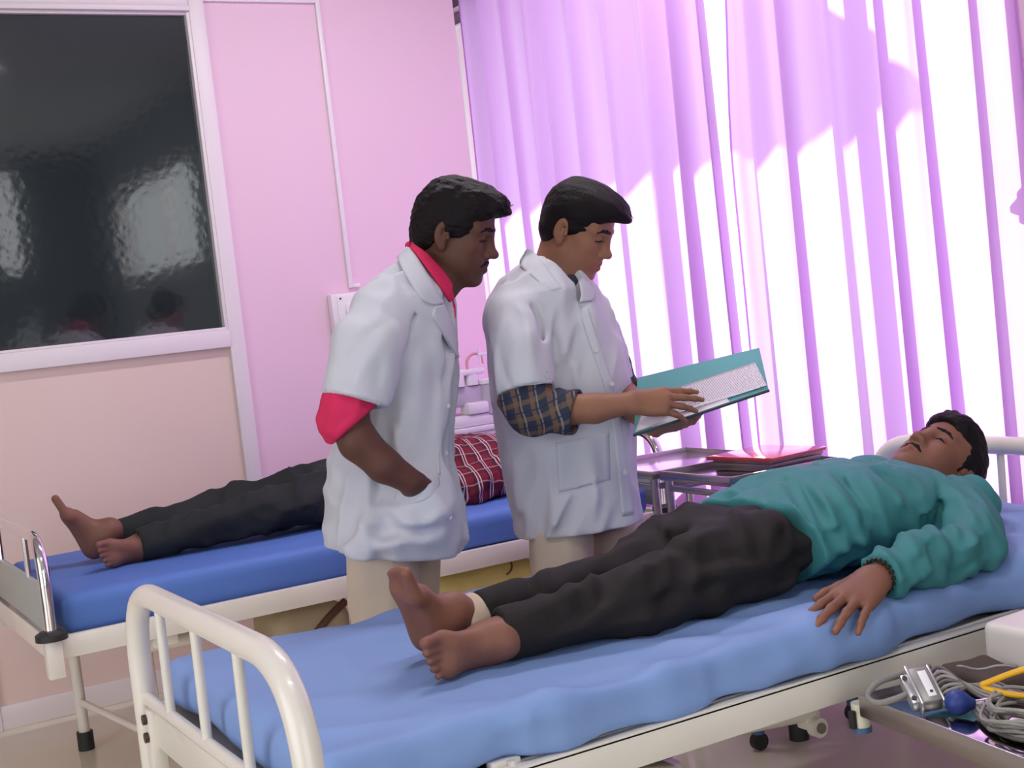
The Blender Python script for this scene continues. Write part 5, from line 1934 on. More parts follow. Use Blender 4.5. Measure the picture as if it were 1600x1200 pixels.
    for k in ('left', 'right'):
        hem_p = ankles[k] + unit(ankles[k] - knees[k]) * hem_out[k]
        e = unit(ankles[k] - knees[k])

        def cut(p, b=hem_p, e=e):
            d = (p - b.astype(np.float32)) @ e.astype(np.float32)
            rr = np.linalg.norm((p - b.astype(np.float32)) - d[:, None] * e.astype(np.float32), axis=1)
            return np.maximum(np.maximum(-d, rr - .085), d - .1)
        tr.cuts.append((cut, .004, 's'))
        hol = Field().chain([knees[k], hem_p + e * .05], [.055, .046])
        tr.inner(hol, .008, lambda p, b=hem_p, e=e: -((p - b.astype(np.float32)) @ e.astype(np.float32)) - .03, .003)
    x0_ = float(min(ankles['left'][0], ankles['right'][0]))
    fa = folds((0.5, 0.75, 0.3), .05, .20, .011 * wrinkle, 4.9 + shift); fb_ = folds((0.95, 0.15, 0.2), .06, .32, .009 * wrinkle, 2.9 + shift)
    fade = lambda p: np.clip((p[:, 0] - x0_) / .16, .25, 1).astype(np.float32)
    tr.disp.append(lambda p: fade(p) * (fa(p) + fb_(p)))
    if tr_cr: tr.disp.append(tr_cr)
    tr.plane((hem[0][0][0] + .09, 0, 0), (1, 0, 0), .01)
    tr.plane((0, 0, z0 + .001), -ZU, .01)
    lo, hi = bbox([*ankles.values(), *knees.values(), *[hips[k] for k in ('left', 'right')], (hips['pelvis'][0][-1], Yc - .22, z0), (hips['pelvis'][0][-1], Yc + .22, z0 + .2)], .12)
    v, q = tr.mesh(lo, hi, .0066 * res)
    mesh_obj('trousers', v, None, m_trou, t, True, quads=q)
    return t, arms


A = np.array
H1 = dict(o=A((2.436, 2.305, .786)))
_u = unit(A((.925, -.02, .38))); _f = unit(A((-.38, -.13, .91)))
F1 = Frame(H1['o'] + A((0, 0, -.016)), _f, _u, 1.0)
skin3 = skin_mat('warm brown skin', (0.225, 0.092, 0.062))
M_TEALSH = mat('teal shirt cotton', (0.048, 0.205, 0.222), 0.7, bump=0.10, bscale=150, spec=0.25)
M_DARKTR = mat('dark brown trouser cloth', (0.017, 0.0135, 0.0145), 0.8, bump=0.12, bscale=160, spec=0.25)
Z1 = .640
arms1 = {
    'left': dict(shoulder=A((2.335, 2.15, .715)), elbow=A((2.14, 1.955, .685)), wrist=A((1.825, 1.912, .682)),
                 along=A((-.84, -.26, -.17)), back=A((-.1, -.30, .95)), ts=-1,
                 curls=[(.06, .14, .10), (.04, .16, .12), (.06, .18, .14), (.12, .2, .15)], spread=(.14, .05, -.06, -.20), s=1.1,
                 thumb=[(.016, .020, -.006), (.046, .044, -.012), (.070, .058, -.016), (.09, .064, -.018)]),
    'right': dict(shoulder=A((2.36, 2.46, .745)), elbow=A((2.13, 2.53, .700)), wrist=A((1.90, 2.52, .680)),
                  along=A((-.95, .0, -.12)), back=A((0, .2, .95)), ts=1,
                  curls=[(.2, .25, .2)] * 4),
}
feet1 = {
    'left': dict(heel=A((1.112, 2.222, .664)), fwd=A((-.80, -.52, .13)), up=A((.66, -.62, .13)), medial=A((.0, .30, .95)), s=.86),
    'right': dict(heel=A((1.035, 2.295, .650)), fwd=A((-.36, -.34, .84)), up=A((.86, -.1, .45)), medial=A((.2, -.9, -.2)), s=.90),
}
ank1 = {'left': A((1.150, 2.150, .686)), 'right': A((1.130, 2.290, .694))}
kne1 = {'left': A((1.40, 2.115, .700)), 'right': A((1.45, 2.285, .694))}
hip1 = {'left': A((1.72, 2.15, .722)), 'right': A((1.72, 2.345, .716)),
        'pelvis': (A((1.62, 1.74, 1.86, 1.98)), A((2.26, 2.262, 2.265, 2.275)), A((.722, .725, .722, .72)), A((.15, .182, .188, .18)), A((.072, .080, .076, .07)))}
prof1 = [(1.72, 2.26, .215, .64, .805), (1.83, 2.265, .222, .64, .822), (1.92, 2.27, .225, .64, .846), (2.02, 2.275, .225, .64, .860),
         (2.13, 2.28, .225, .64, .850), (2.22, 2.29, .215, .64, .838), (2.29, 2.30, .195, .64, .820), (2.35, 2.305, .15, .65, .79), (2.40, 2.31, .09, .66, .76)]
DZ = A((0, 0, -.018))
Z1 += DZ[2]
for d_ in (ank1, kne1):
    for k_ in d_: d_[k_] = d_[k_] + DZ
for k_ in ('left', 'right'):
    hip1[k_] = hip1[k_] + DZ
    feet1[k_]['heel'] = feet1[k_]['heel'] + DZ
    for j_ in ('shoulder', 'elbow', 'wrist'): arms1[k_][j_] = arms1[k_][j_] + DZ
hip1['pelvis'] = (*hip1['pelvis'][:2], hip1['pelvis'][2] + DZ[2], *hip1['pelvis'][3:])
prof1 = [(a_, b_, c_, d_ + DZ[2], e_ + DZ[2]) for a_, b_, c_, d_, e_ in prof1]
SC1 = creases(2.95, [
    ([(1342, 722), (1385, 752), (1412, 790), (1420, 828)], -.013, .010), ([(1322, 722), (1368, 756), (1398, 798), (1408, 832)], .009, .013),
    ([(1284, 722), (1312, 780), (1336, 850)], -.012, .010), ([(1268, 724), (1296, 784), (1318, 852)], .009, .011), ([(1248, 732), (1262, 790), (1292, 850)], .007, .012),
    ([(1234, 738), (1246, 796), (1270, 850)], -.006, .010), ([(1204, 750), (1216, 790), (1236, 824)], .006, .010), ([(1330, 756), (1352, 810), (1362, 850)], .008, .012),
    ([(1466, 742), (1446, 786), (1428, 826)], -.013, .010), ([(1482, 752), (1464, 790), (1446, 822)], .008, .012)])
SC2 = creases(2.78, [
    ([(1516, 792), (1478, 806), (1440, 826)], -.009, .009), ([(1530, 820), (1490, 832), (1452, 846)], .008, .010), ([(1524, 850), (1490, 858), (1460, 876)], -.008, .009),
    ([(1404, 850), (1424, 872), (1434, 896)], .007, .009), ([(1424, 846), (1446, 868), (1456, 892)], -.007, .008), ([(1390, 858), (1402, 896)], .005, .008)])
TC1 = creases(2.75, [
    ([(1010, 835), (1090, 850), (1180, 846)], -.010, .014), ([(1040, 880), (1110, 862), (1200, 868)], .009, .014), ([(960, 905), (1040, 886), (1110, 884)], -.009, .012),
    ([(1090, 930), (1160, 905), (1250, 900)], .009, .014), ([(900, 935), (980, 918), (1060, 915)], .007, .012), ([(1200, 810), (1226, 850), (1250, 900)], -.008, .012),
    ([(850, 925), (900, 905), (950, 880)], -.007, .010), ([(1100, 960), (1180, 935), (1250, 930)], -.008, .012)])
t1, _ = lying('man in teal shirt and dark trousers lying barefoot on the front bed', skin3, M_TEALSH, M_DARKTR, 2.27, Z1,
              [(A((1.80, 2.27, .72)), A((-1, -.10, -.08)))], feet1, ank1, kne1, hip1, prof1, F1, arms1, hem_out=dict(left=.022, right=-.025), sh_cr=lambda p: SC1(p) + SC2(p), tr_cr=TC1)
# strap round the right ankle, beaded bracelet on the near wrist
f = Field()
a = A((1.142, 2.288, .675)); ax_ = unit(A((.95, .0, .20))); e1 = unit(np.cross(ax_, A((0, 1., 0)))); e2 = np.cross(e1, ax_)
ring = [a + (e1 * math.cos(w) + e2 * math.sin(w)) * .0400 for w in np.linspace(0, 2 * math.pi, 25)]
for i in range(24):
    for off in (-.014, 0, .014):
        f.cone(ring[i] + ax_ * off, ring[i + 1] + ax_ * off, .0085, .0085, .008)
v, q = f.mesh(*bbox(ring, .03), .003)
tag(mesh_obj('ankle_bandage', v, None, mat('cream bandage', (.58, .44, .34), .8, bump=.2, bscale=200), t1, True, quads=q), 'cream bandage')
wr = arms1['left']['wrist'] + A((.012, .003, .002)); ax = unit(arms1['left']['along'] * .3 + unit(arms1['left']['wrist'] - arms1['left']['elbow']))
e1 = unit(np.cross(ax, ZU)); e2 = np.cross(ax, e1)
br = MB()
for i in range(18):
    w = 2 * math.pi * i / 18
    c_ = wr + (e1 * math.cos(w) + e2 * math.sin(w)) * .0335
    br.tube([c_ - ax * .005, c_ - ax * .003, c_ + ax * .003, c_ + ax * .005], [.002, .0045, .0045, .002], 8)
tag(br.build('bracelet', mat('dark beads with light glints', (.05, .045, .04), .2, .6), t1), 'beaded bracelet')

# far man
F4 = Frame((2.47, 4.23, .735), unit(A((-.25, -.05, .95))), unit(A((.95, 0, .25))), 1.0)
skin4 = skin_mat('mid brown skin', (0.20, 0.085, 0.060))
axp = [(1.0, 0.0, 0.0), tuple(unit(A((0, .6, .8))))]
M_PLAID = plaid_mat('maroon checked cotton', (0.16, 0.012, 0.025),
                    [(0, .052, .016, .0, (0.045, 0.010, 0.022), .7), (1, .050, .014, .0, (0.05, 0.010, 0.022), .6),
                     (0, .052, .0035, .030, (0.62, .55, .60), .8), (0, .052, .0035, .040, (0.62, .55, .60), .8),
                     (1, .050, .0035, .034, (0.45, .30, .34), .6)], axp)
M_JEANS = mat('dark grey denim', (0.022, 0.024, 0.026), 0.85, bump=0.15, bscale=180, spec=0.2, vary=.25, vscale=5)
Z4 = .632
arms4 = {
    'left': dict(shoulder=A((2.30, 4.06, .735)), elbow=A((2.05, 4.00, .69)), wrist=A((1.83, 4.05, .70)),
                 along=A((-.95, .1, -.1)), back=A((0, -.3, .9)), ts=-1, curls=[(.2, .25, .2)] * 4),
    'right': dict(shoulder=A((2.30, 4.40, .735)), elbow=A((2.05, 4.48, .69)), wrist=A((1.82, 4.46, .68)),
                  along=A((-.95, .0, -.1)), back=A((0, .3, .9)), ts=1, curls=[(.2, .25, .2)] * 4),
}
feet4 = {
    'left': dict(heel=A((.955, 4.17, .660)), fwd=A((-.66, -.66, .13)), up=A((.66, -.60, .15)), medial=A((.0, .30, .95)), s=.86),
    'right': dict(heel=A((.845, 4.24, .640)), fwd=A((-.42, .02, .86)), up=A((.84, -.2, .5)), medial=A((.2, -.95, -.1)), s=.98),
}
ank4 = {'left': A((.990, 4.095, .686)), 'right': A((.915, 4.27, .695))}
kne4 = {'left': A((1.32, 4.09, .715)), 'right': A((1.35, 4.28, .735))}
hip4 = {'left': A((1.70, 4.13, .730)), 'right': A((1.70, 4.33, .735)),
        'pelvis': (A((1.58, 1.70, 1.82, 1.95)), A((4.22, 4.225, 4.23, 4.23)), A((.725, .725, .73, .735)), A((.15, .18, .185, .17)), A((.08, .092, .095, .09)))}
prof4 = [(1.72, 4.225, .19, .632, .790), (1.82, 4.23, .195, .632, .815), (1.95, 4.23, .20, .632, .835), (2.08, 4.23, .20, .632, .845),
         (2.2, 4.23, .20, .632, .842), (2.29, 4.23, .195, .632, .825), (2.36, 4.23, .15, .64, .80), (2.41, 4.23, .10, .65, .77)]
lying('man in maroon checked shirt and dark jeans lying barefoot on the far bed', skin4, M_PLAID, M_JEANS, 4.22, Z4,
      [(A((1.77, 4.23, .80)), A((-1, -.1, -.15)))], feet4, ank4, kne4, hip4, prof4, F4, arms4, shift=20., res=1.25)
# ------------------------------------------------------------------ steel tables, trolley, machine and small things
M_STEEL = mat('brushed stainless steel', (0.62, 0.60, 0.62), 0.16, 1.0, bump=.02, bscale=300)
M_STEEL2 = mat('dull stainless tube', (0.50, 0.46, 0.47), 0.28, 1.0)


def tray_table(label, c, rot, lx, ly, zt, rim, name='tray_table', shelf=.34):
    """steel instrument table: tray top with a turned-up rim, four tube legs, shelf, caster feet"""
    R = np.array([[math.cos(rot), -math.sin(rot), 0], [math.sin(rot), math.cos(rot), 0], [0, 0, 1]])
    t = empty(name, (c[0], c[1], 0), label, 'table', 'stainless steel instrument tables')
    cc = (c[0], c[1], 0)

    def bx(lo, hi, bev=.002):
        return MB().box((c[0] + lo[0], c[1] + lo[1], lo[2]), (c[0] + hi[0], c[1] + hi[1], hi[2]), bev, R, cc)
    hx, hy = lx / 2, ly / 2
    bx((-hx, -hy, zt - .004), (hx, hy, zt), .001).build('tray_top', M_STEEL, t)
    for lo, hi in (((-hx, -hy, zt - .012), (-hx + .004, hy, zt + rim)), ((hx - .004, -hy, zt - .012), (hx, hy, zt + rim)),
                   ((-hx, -hy, zt - .012), (hx, -hy + .004, zt + rim)), ((-hx, hy - .004, zt - .012), (hx, hy, zt + rim))):
        bx(lo, hi, .0015).build('tray_rim', M_STEEL2, t)
    bx((-hx + .02, -hy + .02, shelf), (hx - .02, hy - .02, shelf + .012), .002).build('lower_shelf', M_STEEL, t)
    for sx in (-1, 1):
        for sy in (-1, 1):
            p = R @ np.array([sx * (hx - .018), sy * (hy - .018), 0]) + np.array(cc)
            MB().tube([p + ZU * .055, p + ZU * (zt - .004)], .0125, 12).build('leg', M_STEEL2, t)
            cs = MB().tube([p + ZU * .045, p + ZU * .085], .017, 12).build('caster_cup', mat('blue plastic cup', (.05, .12, .25), .4), t)
            w = R @ np.array([0, .011, 0])
            MB().tube([p - w + ZU * .024, p + w + ZU * .024], .024, 14).build('caster_wheel', M_BLACK, cs)
    for s in (-1, 1):
        bx((-hx + .018, s * (hy - .018) - .006, zt - .045), (hx - .018, s * (hy - .018) + .006, zt - .028), .002).build('apron_bar', M_STEEL2, t)
        bx((s * (hx - .018) - .006, -hy + .018, zt - .045), (s * (hx - .018) + .006, hy - .018, zt - .028), .002).build('apron_bar', M_STEEL2, t)
    return t


tray_table('empty steel tray table behind the reading man, farther of two by the curtain', (2.445, 3.40), -.04, .40, .40, .735, .012)
tray_table('steel tray table nearer the front bed, with a red file on it', (2.42, 3.00), -.04, .37, .34, .735, .016)
rf = empty('red_file', (2.50, 3.0, .741), 'glossy red plastic file lying on a box on the steel tray table', 'file')
Rr = np.array([[math.cos(.1), -math.sin(.1), 0], [math.sin(.1), math.cos(.1), 0], [0, 0, 1]])
MB().box((2.375, 2.86, .768), (2.60, 3.12, .771), .001, Rr, (2.49, 3.0, .77)).build('back_cover', mat('red plastic', (.62, .05, .05), .12, coat=.6), rf)
MB().box((2.378, 2.864, .771), (2.597, 3.116, .774), .001, Rr, (2.49, 3.0, .77)).build('papers', mat('file papers', (.66, .5, .52), .6), rf)
MB().box((2.375, 2.86, .774), (2.60, 3.12, .777), .001, Rr, (2.49, 3.0, .77)).build('front_cover', mat('red plastic', (.62, .05, .05), .12, coat=.6), rf)
MB().box((2.372, 2.862, .767), (2.376, 3.118, .778), .001, Rr, (2.49, 3.0, .77)).build('spine', mat('red plastic', (.62, .05, .05), .12, coat=.6), rf)
bx_ = empty('instrument_box', (2.50, 3.0, .735), 'shallow dark steel box under the red file', 'box')
MB().box((2.385, 2.875, .7355), (2.59, 3.10, .758), .003, Rr, (2.49, 3.0, .77)).build('box_base', mat('dark steel', (.22, .19, .20), .3, .9), bx_)
MB().box((2.382, 2.872, .758), (2.593, 3.103, .7675), .003, Rr, (2.49, 3.0, .77)).build('box_lid', mat('dark steel', (.22, .19, .20), .3, .9), bx_)

# white suction apparatus on a bedside locker, beyond the men
M_WPL = mat('white plastic housing', (.74, .68, .74), .35)
M_GPL = mat('lilac grey plastic', (.46, .40, .50), .4)
lk = empty('bedside_locker', (2.50, 4.85, 0), 'white bedside locker in the corner behind the far bed', 'cabinet')
MB().box((2.32, 4.71, .06), (2.70, 4.97, .80), .006).build('locker_body', M_WPL, lk)
MB().box((2.31, 4.70, .80), (2.71, 4.98, .822), .005).build('locker_top', M_WPL, lk)
dr = MB().box((2.335, 4.696, .62), (2.685, 4.711, .78), .004).build('drawer', M_WPL, lk)
MB().tube(fillet([(2.46, 4.698, .71), (2.46, 4.678, .71), (2.56, 4.678, .71), (2.56, 4.698, .71)], .01), .005, 8).build('handle', M_CHROME, dr)
d2_ = MB().box((2.335, 4.696, .09), (2.685, 4.711, .60), .004).build('door', M_WPL, lk)
MB().tube(fillet([(2.36, 4.698, .30), (2.36, 4.678, .30), (2.36, 4.678, .40), (2.36, 4.698, .40)], .01), .005, 8).build('handle', M_CHROME, d2_)
for x in (2.34, 2.68):
    for y in (4.71, 4.95):
        MB().tube([(x, y, 0), (x, y, .062)], .018, 12).build('foot', M_BLACK, lk)
su = empty('suction_machine', (2.48, 4.81, .822), 'white suction machine with hooked tube on the locker between the two men', 'medical device')
MB().box((2.345, 4.71, .822), (2.60, 4.93, .870), .012).build('base_unit', M_WPL, su)
MB().box((2.44, 4.70, .870), (2.535, 4.78, .918), .010).build('pump_block', M_WPL, su)
MB().box((2.385, 4.73, .905), (2.545, 4.90, .985), .012).build('body_block', M_GPL, su)
MB().tube([(2.555, 4.735, .855), (2.555, 4.735, .865), (2.555, 4.735, .985)], [.022, .034, .036], 18).build('collecting_jar', M_GPL, su)
MB().tube([(2.555, 4.735, .985), (2.555, 4.735, 1.0), (2.555, 4.735, 1.006)], [.040, .040, .030], 18).build('jar_lid', M_WPL, su)
MB().tube([(2.425, 4.74, .985), (2.425, 4.74, 1.03)], .028, 18).build('filter_cup', M_WPL, su)
MB().tube([(2.49, 4.75, .985), (2.49, 4.75, 1.028)], .030, 18).build('filter_cup', M_WPL, su)
MB().box((2.40, 4.72, 1.026), (2.545, 4.79, 1.050), .008).build('manifold', M_WPL, su)
MB().tube(spline([(2.475, 4.74, 1.045), (2.478, 4.74, 1.085), (2.505, 4.74, 1.108), (2.54, 4.74, 1.100), (2.545, 4.74, 1.065)], 8), .0065, 10).build('suction_tube', mat('pink rubber tube', (.62, .30, .34), .4), su)
MB().tube([(2.535, 4.738, 1.06), (2.535, 4.738, 1.125)], .005, 10).box((2.525, 4.732, 1.098), (2.60, 4.744, 1.108), .002).build('tube_holder', M_WPL, su)
for z in (.885, .905):
    MB().tube([(2.60, 4.72, z), (2.60, 4.705, z)], .009, 12).build('knob', M_BLACK, su)

# bundles on the floor rack under the far bed
def bundle(name, label, c, r, m, seed, extra=None):
    t = empty(name, (c[0], c[1], c[2] - r[2]), label, 'bag')
    f = Field().box(c, r, rnd=min(r) * .55)
    f.disp.append(folds((.9, .1, .3), .06, .25, .012, seed))
    v, q = f.mesh(np.array(c) - np.array(r) - .03, np.array(c) + np.array(r) + .03, .009)
    mesh_obj('cloth', v, None, m, t, True, quads=q)
    B = bvh_of(v, q)
    return t, B


rk = empty('under_bed_rack', (1.7, 4.25, 0), 'low pale wooden rack on the floor under the far bed', 'rack')
MB().box((1.22, 3.86, .242), (2.28, 4.22, .260), .004).build('rack_board', mat('pale wood', (.36, .22, .13), .6, vary=.2, vscale=8, bstretch=None), rk)
for x in (1.25, 1.72, 2.23):
    for y in (3.88, 4.17):
        MB().box((x, y, 0), (x + .03, y + .03, .243), .003).build('rack_leg', mat('pale wood', (.36, .22, .13), .6), rk)
ty, By = bundle('folded_blanket', 'yellow folded blanket on the rack under the far bed', (2.00, 3.99, .348), (.20, .135, .086), mat('yellow blanket wool', (.66, .54, .20), .9, bump=.3, bscale=90, vary=.12, vscale=9), 3.3)
ty['category'] = 'blanket'
mb = MB().add(*strip_on(By, [(795, 876), (799, 882), (796, 893), (790, 897)], [(798, 876), (802, 883), (799, 894), (792, 899)], 10, 3, .002, .001))
mb.build('stitched_edge', mat('brown stitching', (.16, .09, .04), .8), ty, auto=False)
tb_, Bb = bundle('cloth_bag', 'beige cloth bag with brown rim under the far bed, behind the left standing man', (1.40, 3.99, .345), (.12, .125, .083), mat('beige bag cloth', (.44, .36, .24), .9, bump=.2, bscale=90), 8.8)
MB().tube(spline([(1.36, 3.865, .32), (1.40, 3.86, .355), (1.45, 3.862, .395), (1.51, 3.88, .425)], 8), .013, 8).build('rim', mat('brown rim', (.11, .05, .025), .7), tb_)

# equipment trolley in the right foreground
ZT = .500
ca_, sa_ = math.cos(-.16), math.sin(-.16)
RT = np.array([[ca_, -sa_, 0], [sa_, ca_, 0], [0, 0, 1]])
TC = np.array([1.630, 1.775, 0.0])          # its far left corner


def T(x, y, z):
    return TC + RT @ np.array([x, -y, z])


tl = empty('equipment_trolley', T(.28, .25, 0), 'steel trolley in the right corner carrying the white machine and cables', 'trolley')


def tbx(lo, hi, bev=.002):
    lo, hi = np.array(lo, float), np.array(hi, float)
    a = np.array([lo[0], -hi[1], lo[2]]); b = np.array([hi[0], -lo[1], hi[2]])
    return MB().box(a + TC, b + TC, bev, RT, TC)


M_TRAY = mat('mirror steel tray', (.66, .62, .64), .09, 1.0)
tbx((0, 0, ZT - .006), (.56, .50, ZT), .001).build('tray_top', M_TRAY, tl)
for lo, hi in (((-.003, 0, ZT - .028), (.001, .50, ZT + .012)), ((.559, 0, ZT - .028), (.563, .50, ZT + .012)),
               ((0, -.003, ZT - .028), (.56, .001, ZT + .012)), ((0, .499, ZT - .028), (.56, .503, ZT + .012))):
    tbx(lo, hi, .0015).build('tray_rim', M_STEEL2, tl)
tbx((.01, .01, .19), (.55, .49, .20), .002).build('lower_shelf', M_STEEL2, tl)
for (x, y) in ((.40, .03), (.02, .33), (.53, .47)):
    if True:
        p = T(x, y, 0)
        MB().tube([p + ZU * .055, p + ZU * (ZT - .006)], .0125, 12).build('leg', mat('white tube', (.72, .68, .74), .3), tl)
        w = RT @ np.array([0, .011, 0])
        MB().tube([p - w + ZU * .025, p + w + ZU * .025], .025, 14).build('caster_wheel', M_BLACK, tl)
# small white feet of the tray seen beside the bed rail
fo_ = MB().tube([T(.012, -.02, ZT - .055), T(.012, -.02, ZT - .010)], .016, 14).build('corner_post', mat('cream post', (.70, .66, .52), .4), tl)
MB().tube([T(.012, -.02, ZT - .063), T(.012, -.02, ZT - .053)], .0175, 14).build('blue_ring', mat('blue plastic cup', (.05, .12, .25), .4), fo_)
MB().box(T(-.012, -.022, ZT - .052), T(-.004, -.012, ZT - .022), .001).build('rubber_stop', M_BLACK, fo_)

# white recording machine
em = empty('recording_machine', T(.42, .12, ZT), 'white machine with rounded edges on the steel trolley in the right corner', 'medical device')
f = Field()
f.box(T(.405, .130, ZT + .064), (.155, .105, .055), RT, rnd=.022)
f.plane(T(.405, .130, ZT + .119), unit(RT @ np.array([-.10, .05, 1.0])), .014)
v, q = f.mesh(*bbox([T(.22, .0, ZT), T(.60, .28, ZT + .15), T(.24, .28, ZT), T(.6, 0, ZT)], .02), .0045)
M_MACH = mat('machine housing', (.72, .66, .62), .4)
mesh_obj('housing', v, None, M_MACH, em, True, quads=q)
for x in (.30, .54):
    for y in (.06, .21):
        MB().tube([T(x, y, ZT + .0005), T(x, y, ZT + .010)], .010, 10).build('rubber_foot', M_BLACK, em)
Bm = bvh_of(v, q)


def on_top(x, y):
    h = Bm.ray_cast(Vector(T(x, y, ZT + .3).tolist()), Vector((0, 0, -1)), 1)[0]
    return np.array(h)


g = [[on_top(.33 + .012 * i, .075 + .011 * j) for j in range(9)] for i in range(15)]
V_ = [p + ZU * .0022 for r_ in g for p in r_] + [p - ZU * .002 for r_ in g for p in r_]
nI, nJ = 15, 9
F_ = [[i * nJ + j, (i + 1) * nJ + j, (i + 1) * nJ + j + 1, i * nJ + j + 1] for i in range(nI - 1) for j in range(nJ - 1)]
rim_ = [i * nJ for i in range(nI)] + [(nI - 1) * nJ + j for j in range(1, nJ)] + [i * nJ + nJ - 1 for i in range(nI - 2, -1, -1)] + [j for j in range(nJ - 2, 0, -1)]
F_ += [[a_, b_, b_ + nI * nJ, a_ + nI * nJ] for a_, b_ in zip(rim_, rim_[1:] + rim_[:1])]
pn = mesh_obj('key_panel', V_, F_, mat('pale key panel', (.60, .58, .62), .3), em)
for i in range(3):
    for j in range(2):
        p = on_top(.35 + .03 * i, .10 + .035 * j)
        MB().box(p + A((-.010, -.008, .001)), p + A((.010, .008, .005)), .0015, RT, p).build('key', mat('dark print', (.16, .15, .19), .5), pn)

# lead connector block: steel plug, housing with a white sticker, angled bracket
cn = empty('lead_connector', T(.09, .13, ZT), 'grey lead connector plug with white sticker lying on the trolley', 'connector')
cx = unit(pt(1478, 1072, 2.25) - pt(1412, 1085, 2.25)); cz = unit(ZU * .75 - HV * .45 - HU * .12); cz = unit(cz - cx * (cz @ cx)); cy = np.cross(cz, cx)
RC = np.stack([cx, cy, cz], 1)
D_ = float(T(.09, .13, ZT) @ HV)
cc0 = pt(1447, 1076, D_)


def cbx(lo, hi, bev=.002):
    return MB().box(cc0 + np.array(lo), cc0 + np.array(hi), bev, RC, cc0)


M_CGREY = mat('grey connector shell', (.30, .28, .27), .4, .4)
M_CLITE = mat('light steel plate', (.55, .54, .56), .3, .7)
cbx((-.020, -.040, -.014), (.016, .040, .014), .005).build('plug_housing', M_CGREY, cn)
cbx((-.024, -.044, -.017), (-.018, .044, .017), .002).build('flange', M_CLITE, cn)
hd = cbx((-.036, -.036, -.012), (-.022, .030, .012), .003).build('plug_head', M_CLITE, cn)
for y in (-.026, .020):
    p = cc0 + RC @ np.array([-.030, y, .0115])
    MB().tube([p, p + cz * .003], .0045, 10).build('screw', M_RUST, hd)
cbx((-.006, -.030, .0135), (.008, .028, .0150), .0006).build('sticker', mat('white sticker', (.85, .83, .85), .5), cn)
MB().tube([cc0 + RC @ np.array([.002, -.020, .0148]), cc0 + RC @ np.array([.002, -.020, .0156])], .003, 10).build('stamp', M_BLACK, cn)
cbx((.016, -.042, -.010), (.036, .042, -.004), .002).box(cc0 + np.array((.014, -.042, -.010)), cc0 + np.array((.019, .042, .012)), .002, RC, cc0).build('bracket', M_CLITE, cn)
p = cc0 + RC @ np.array([.028, .018, -.004])
MB().tube([p, p + cz * .004], .005, 12).build('rivet', M_CHROME, cn)
cb_ = MB()
cb_.tube(spline([cc0 + RC @ np.array(q_) for q_ in ((-.034, -.004, 0), (-.058, -.006, -.004), (-.085, .0, -.012), (-.095, .020, -.012), (-.07, .040, -.008), (-.03, .052, -.014), (.03, .062, -.016))], 8), .0055, 10)
cb_.build('plug_cable', mat('grey cable', (.22, .20, .19), .5), cn)

# bundle of thin grey patient leads
ls = empty('patient_leads', T(.30, .30, ZT), 'coiled bundle of thin grey leads on the trolley', 'cables')
M_LEAD = mat('grey lead', (.30, .275, .255), .45)
M_LEAD2 = mat('dark grey lead', (.13, .11, .105), .5)
rs = np.random.RandomState(21)
for i in range(12):
    r0 = rs.uniform(.034, .066)
    cx0, cy0 = .098 + rs.uniform(-.010, .015), .318 + rs.uniform(-.012, .012)
    a0 = rs.uniform(0, 6.28); z = ZT + .006 + .0042 * i
    pts = []
    for k in range(15):
        a = a0 + k * .48
        pts.append(T(cx0 + r0 * math.cos(a) + rs.uniform(-.004, .004), cy0 + r0 * 1.15 * math.sin(a) + rs.uniform(-.004, .004), z + .005 * math.sin(3 * a)))
    MB().tube(spline(pts, 5), .0032, 7).build('lead', M_LEAD if i % 4 else M_LEAD2, ls, auto=False)
for i in range(7):
    o_ = .005 * i
    pts = [cc0 + RC @ np.array([.016, -.034 + .0112 * i, -.002 + .002 * (i % 2)]), cc0 + RC @ np.array([.042, -.028 + .0105 * i, .008 - .001 * i]),
           T(.150 - .007 * i, .165 + .004 * i, ZT + .040 - .002 * i), T(.160 - .008 * i, .225 + .004 * i, ZT + .034), T(.165 - .008 * i, .30 + .006 * i, ZT + .036 + o_ * .4), T(.20 - .006 * i, .40, ZT + .030)]
    MB().tube(spline(pts, 7), .0032, 7).build('lead', M_LEAD if i % 3 else M_LEAD2, ls, auto=False)
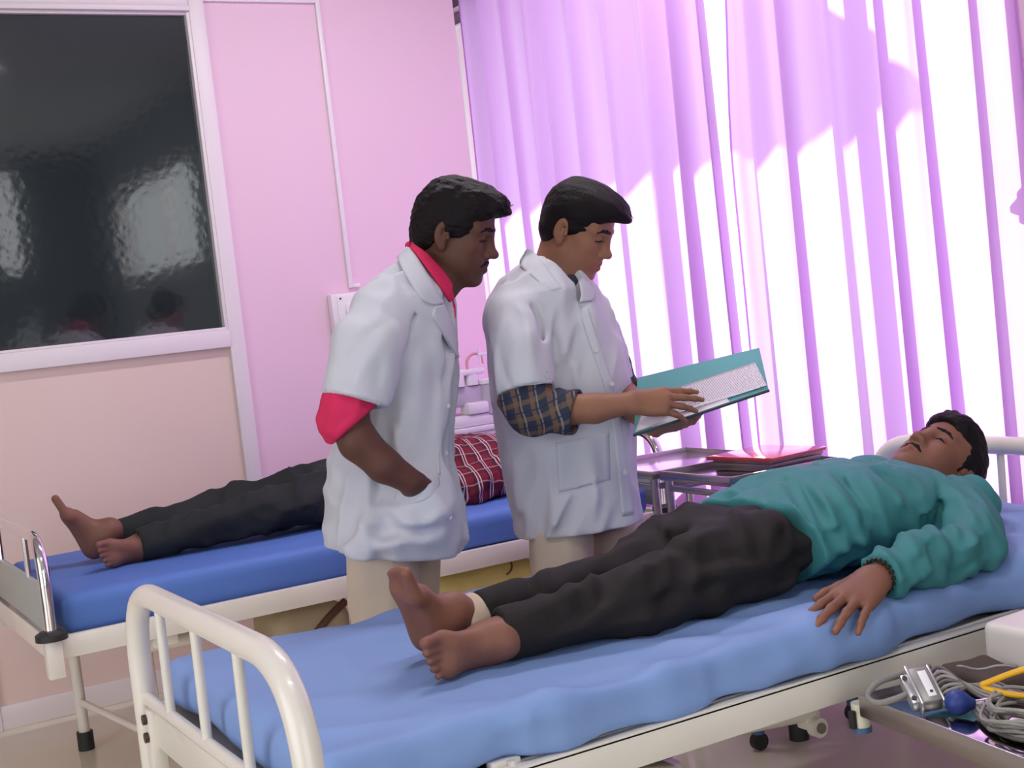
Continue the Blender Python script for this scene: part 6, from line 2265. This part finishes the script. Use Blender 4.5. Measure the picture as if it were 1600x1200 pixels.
for i in range(5):
    pts = [T(.092 + .003 * i, .190 + .004 * i, ZT + .014 + .003 * i), T(.074 + .004 * i, .222 + .004 * i, ZT + .012 + .004 * i), T(.052 + .005 * i, .275 + .005 * i, ZT + .010 + .003 * i), T(.046 + .006 * i, .335, ZT + .010), T(.060 + .006 * i, .40, ZT + .014)]
    MB().tube(spline(pts, 7), .0034, 7).build('lead', M_LEAD if i % 2 else M_LEAD2, ls, auto=False)
po = empty('cable_pouch', T(.215, .075, ZT), 'dark brown cloth pouch under the leads beside the white machine', 'pouch')
f = Field().box(T(.205, .095, ZT + .020), (.055, .075, .018), RT, rnd=.014)
f.disp.append(folds((.6, .5, .3), .04, .1, .007, 5.0))
v, q = f.mesh(*bbox([T(.205, .095, ZT + .02)], .11), .005)
mesh_obj('pouch_body', v, None, mat('dark brown cloth', (.07, .045, .038), .85, bump=.2, bscale=120), po, True, quads=q)
B_ = bvh_of(v, q)
zp = []
for k in range(12):
    p = T(.165 + .007 * k, .06 + .006 * k, ZT + .2)
    h_ = B_.ray_cast(Vector(p.tolist()), Vector((0, 0, -1)), 1)[0]
    if h_ is not None: zp.append(np.array(h_) + ZU * .001)
MB().tube(zp, .0028, 7).build('zip', M_CGREY, po, auto=False)

yc = tag(MB().tube(spline([T(.19, .36, ZT + .118), T(.150, .318, ZT + .106), T(.115, .275, ZT + .088), T(.090, .238, ZT + .068), T(.084, .229, ZT + .062), T(.090, .240, ZT + .056), T(.108, .278, ZT + .052), T(.130, .33, ZT + .056), T(.15, .38, ZT + .05)], 9), .0050, 10)
         .build('yellow_cable', mat('yellow cable', (.80, .42, .01), .4), None, auto=False), 'yellow cable looped over the grey leads on the trolley', 'cable')
eb = empty('suction_electrode', T(.07, .182, ZT), 'blue rubber bulb electrode with steel cup on the trolley edge', 'electrode')
f = Field().ell(T(.067, .182, ZT + .026), (.0205, .0205, .0215)).cone(T(.067, .182, ZT + .026), T(.088, .194, ZT + .022), .012, .009, .012)
v, q = f.mesh(*bbox([T(.067, .182, ZT + .026)], .05), .0022)
mesh_obj('rubber_bulb', v, None, mat('dark blue rubber', (.02, .045, .24), .5), eb, True, quads=q)
MB().tube([T(.085, .192, ZT + .022), T(.096, .198, ZT + .020), T(.105, .202, ZT + .017), T(.109, .204, ZT + .016)], [.008, .009, .014, .0145], 14).build('steel_cup', M_CHROME, eb)
bpy.context.view_layer.update()
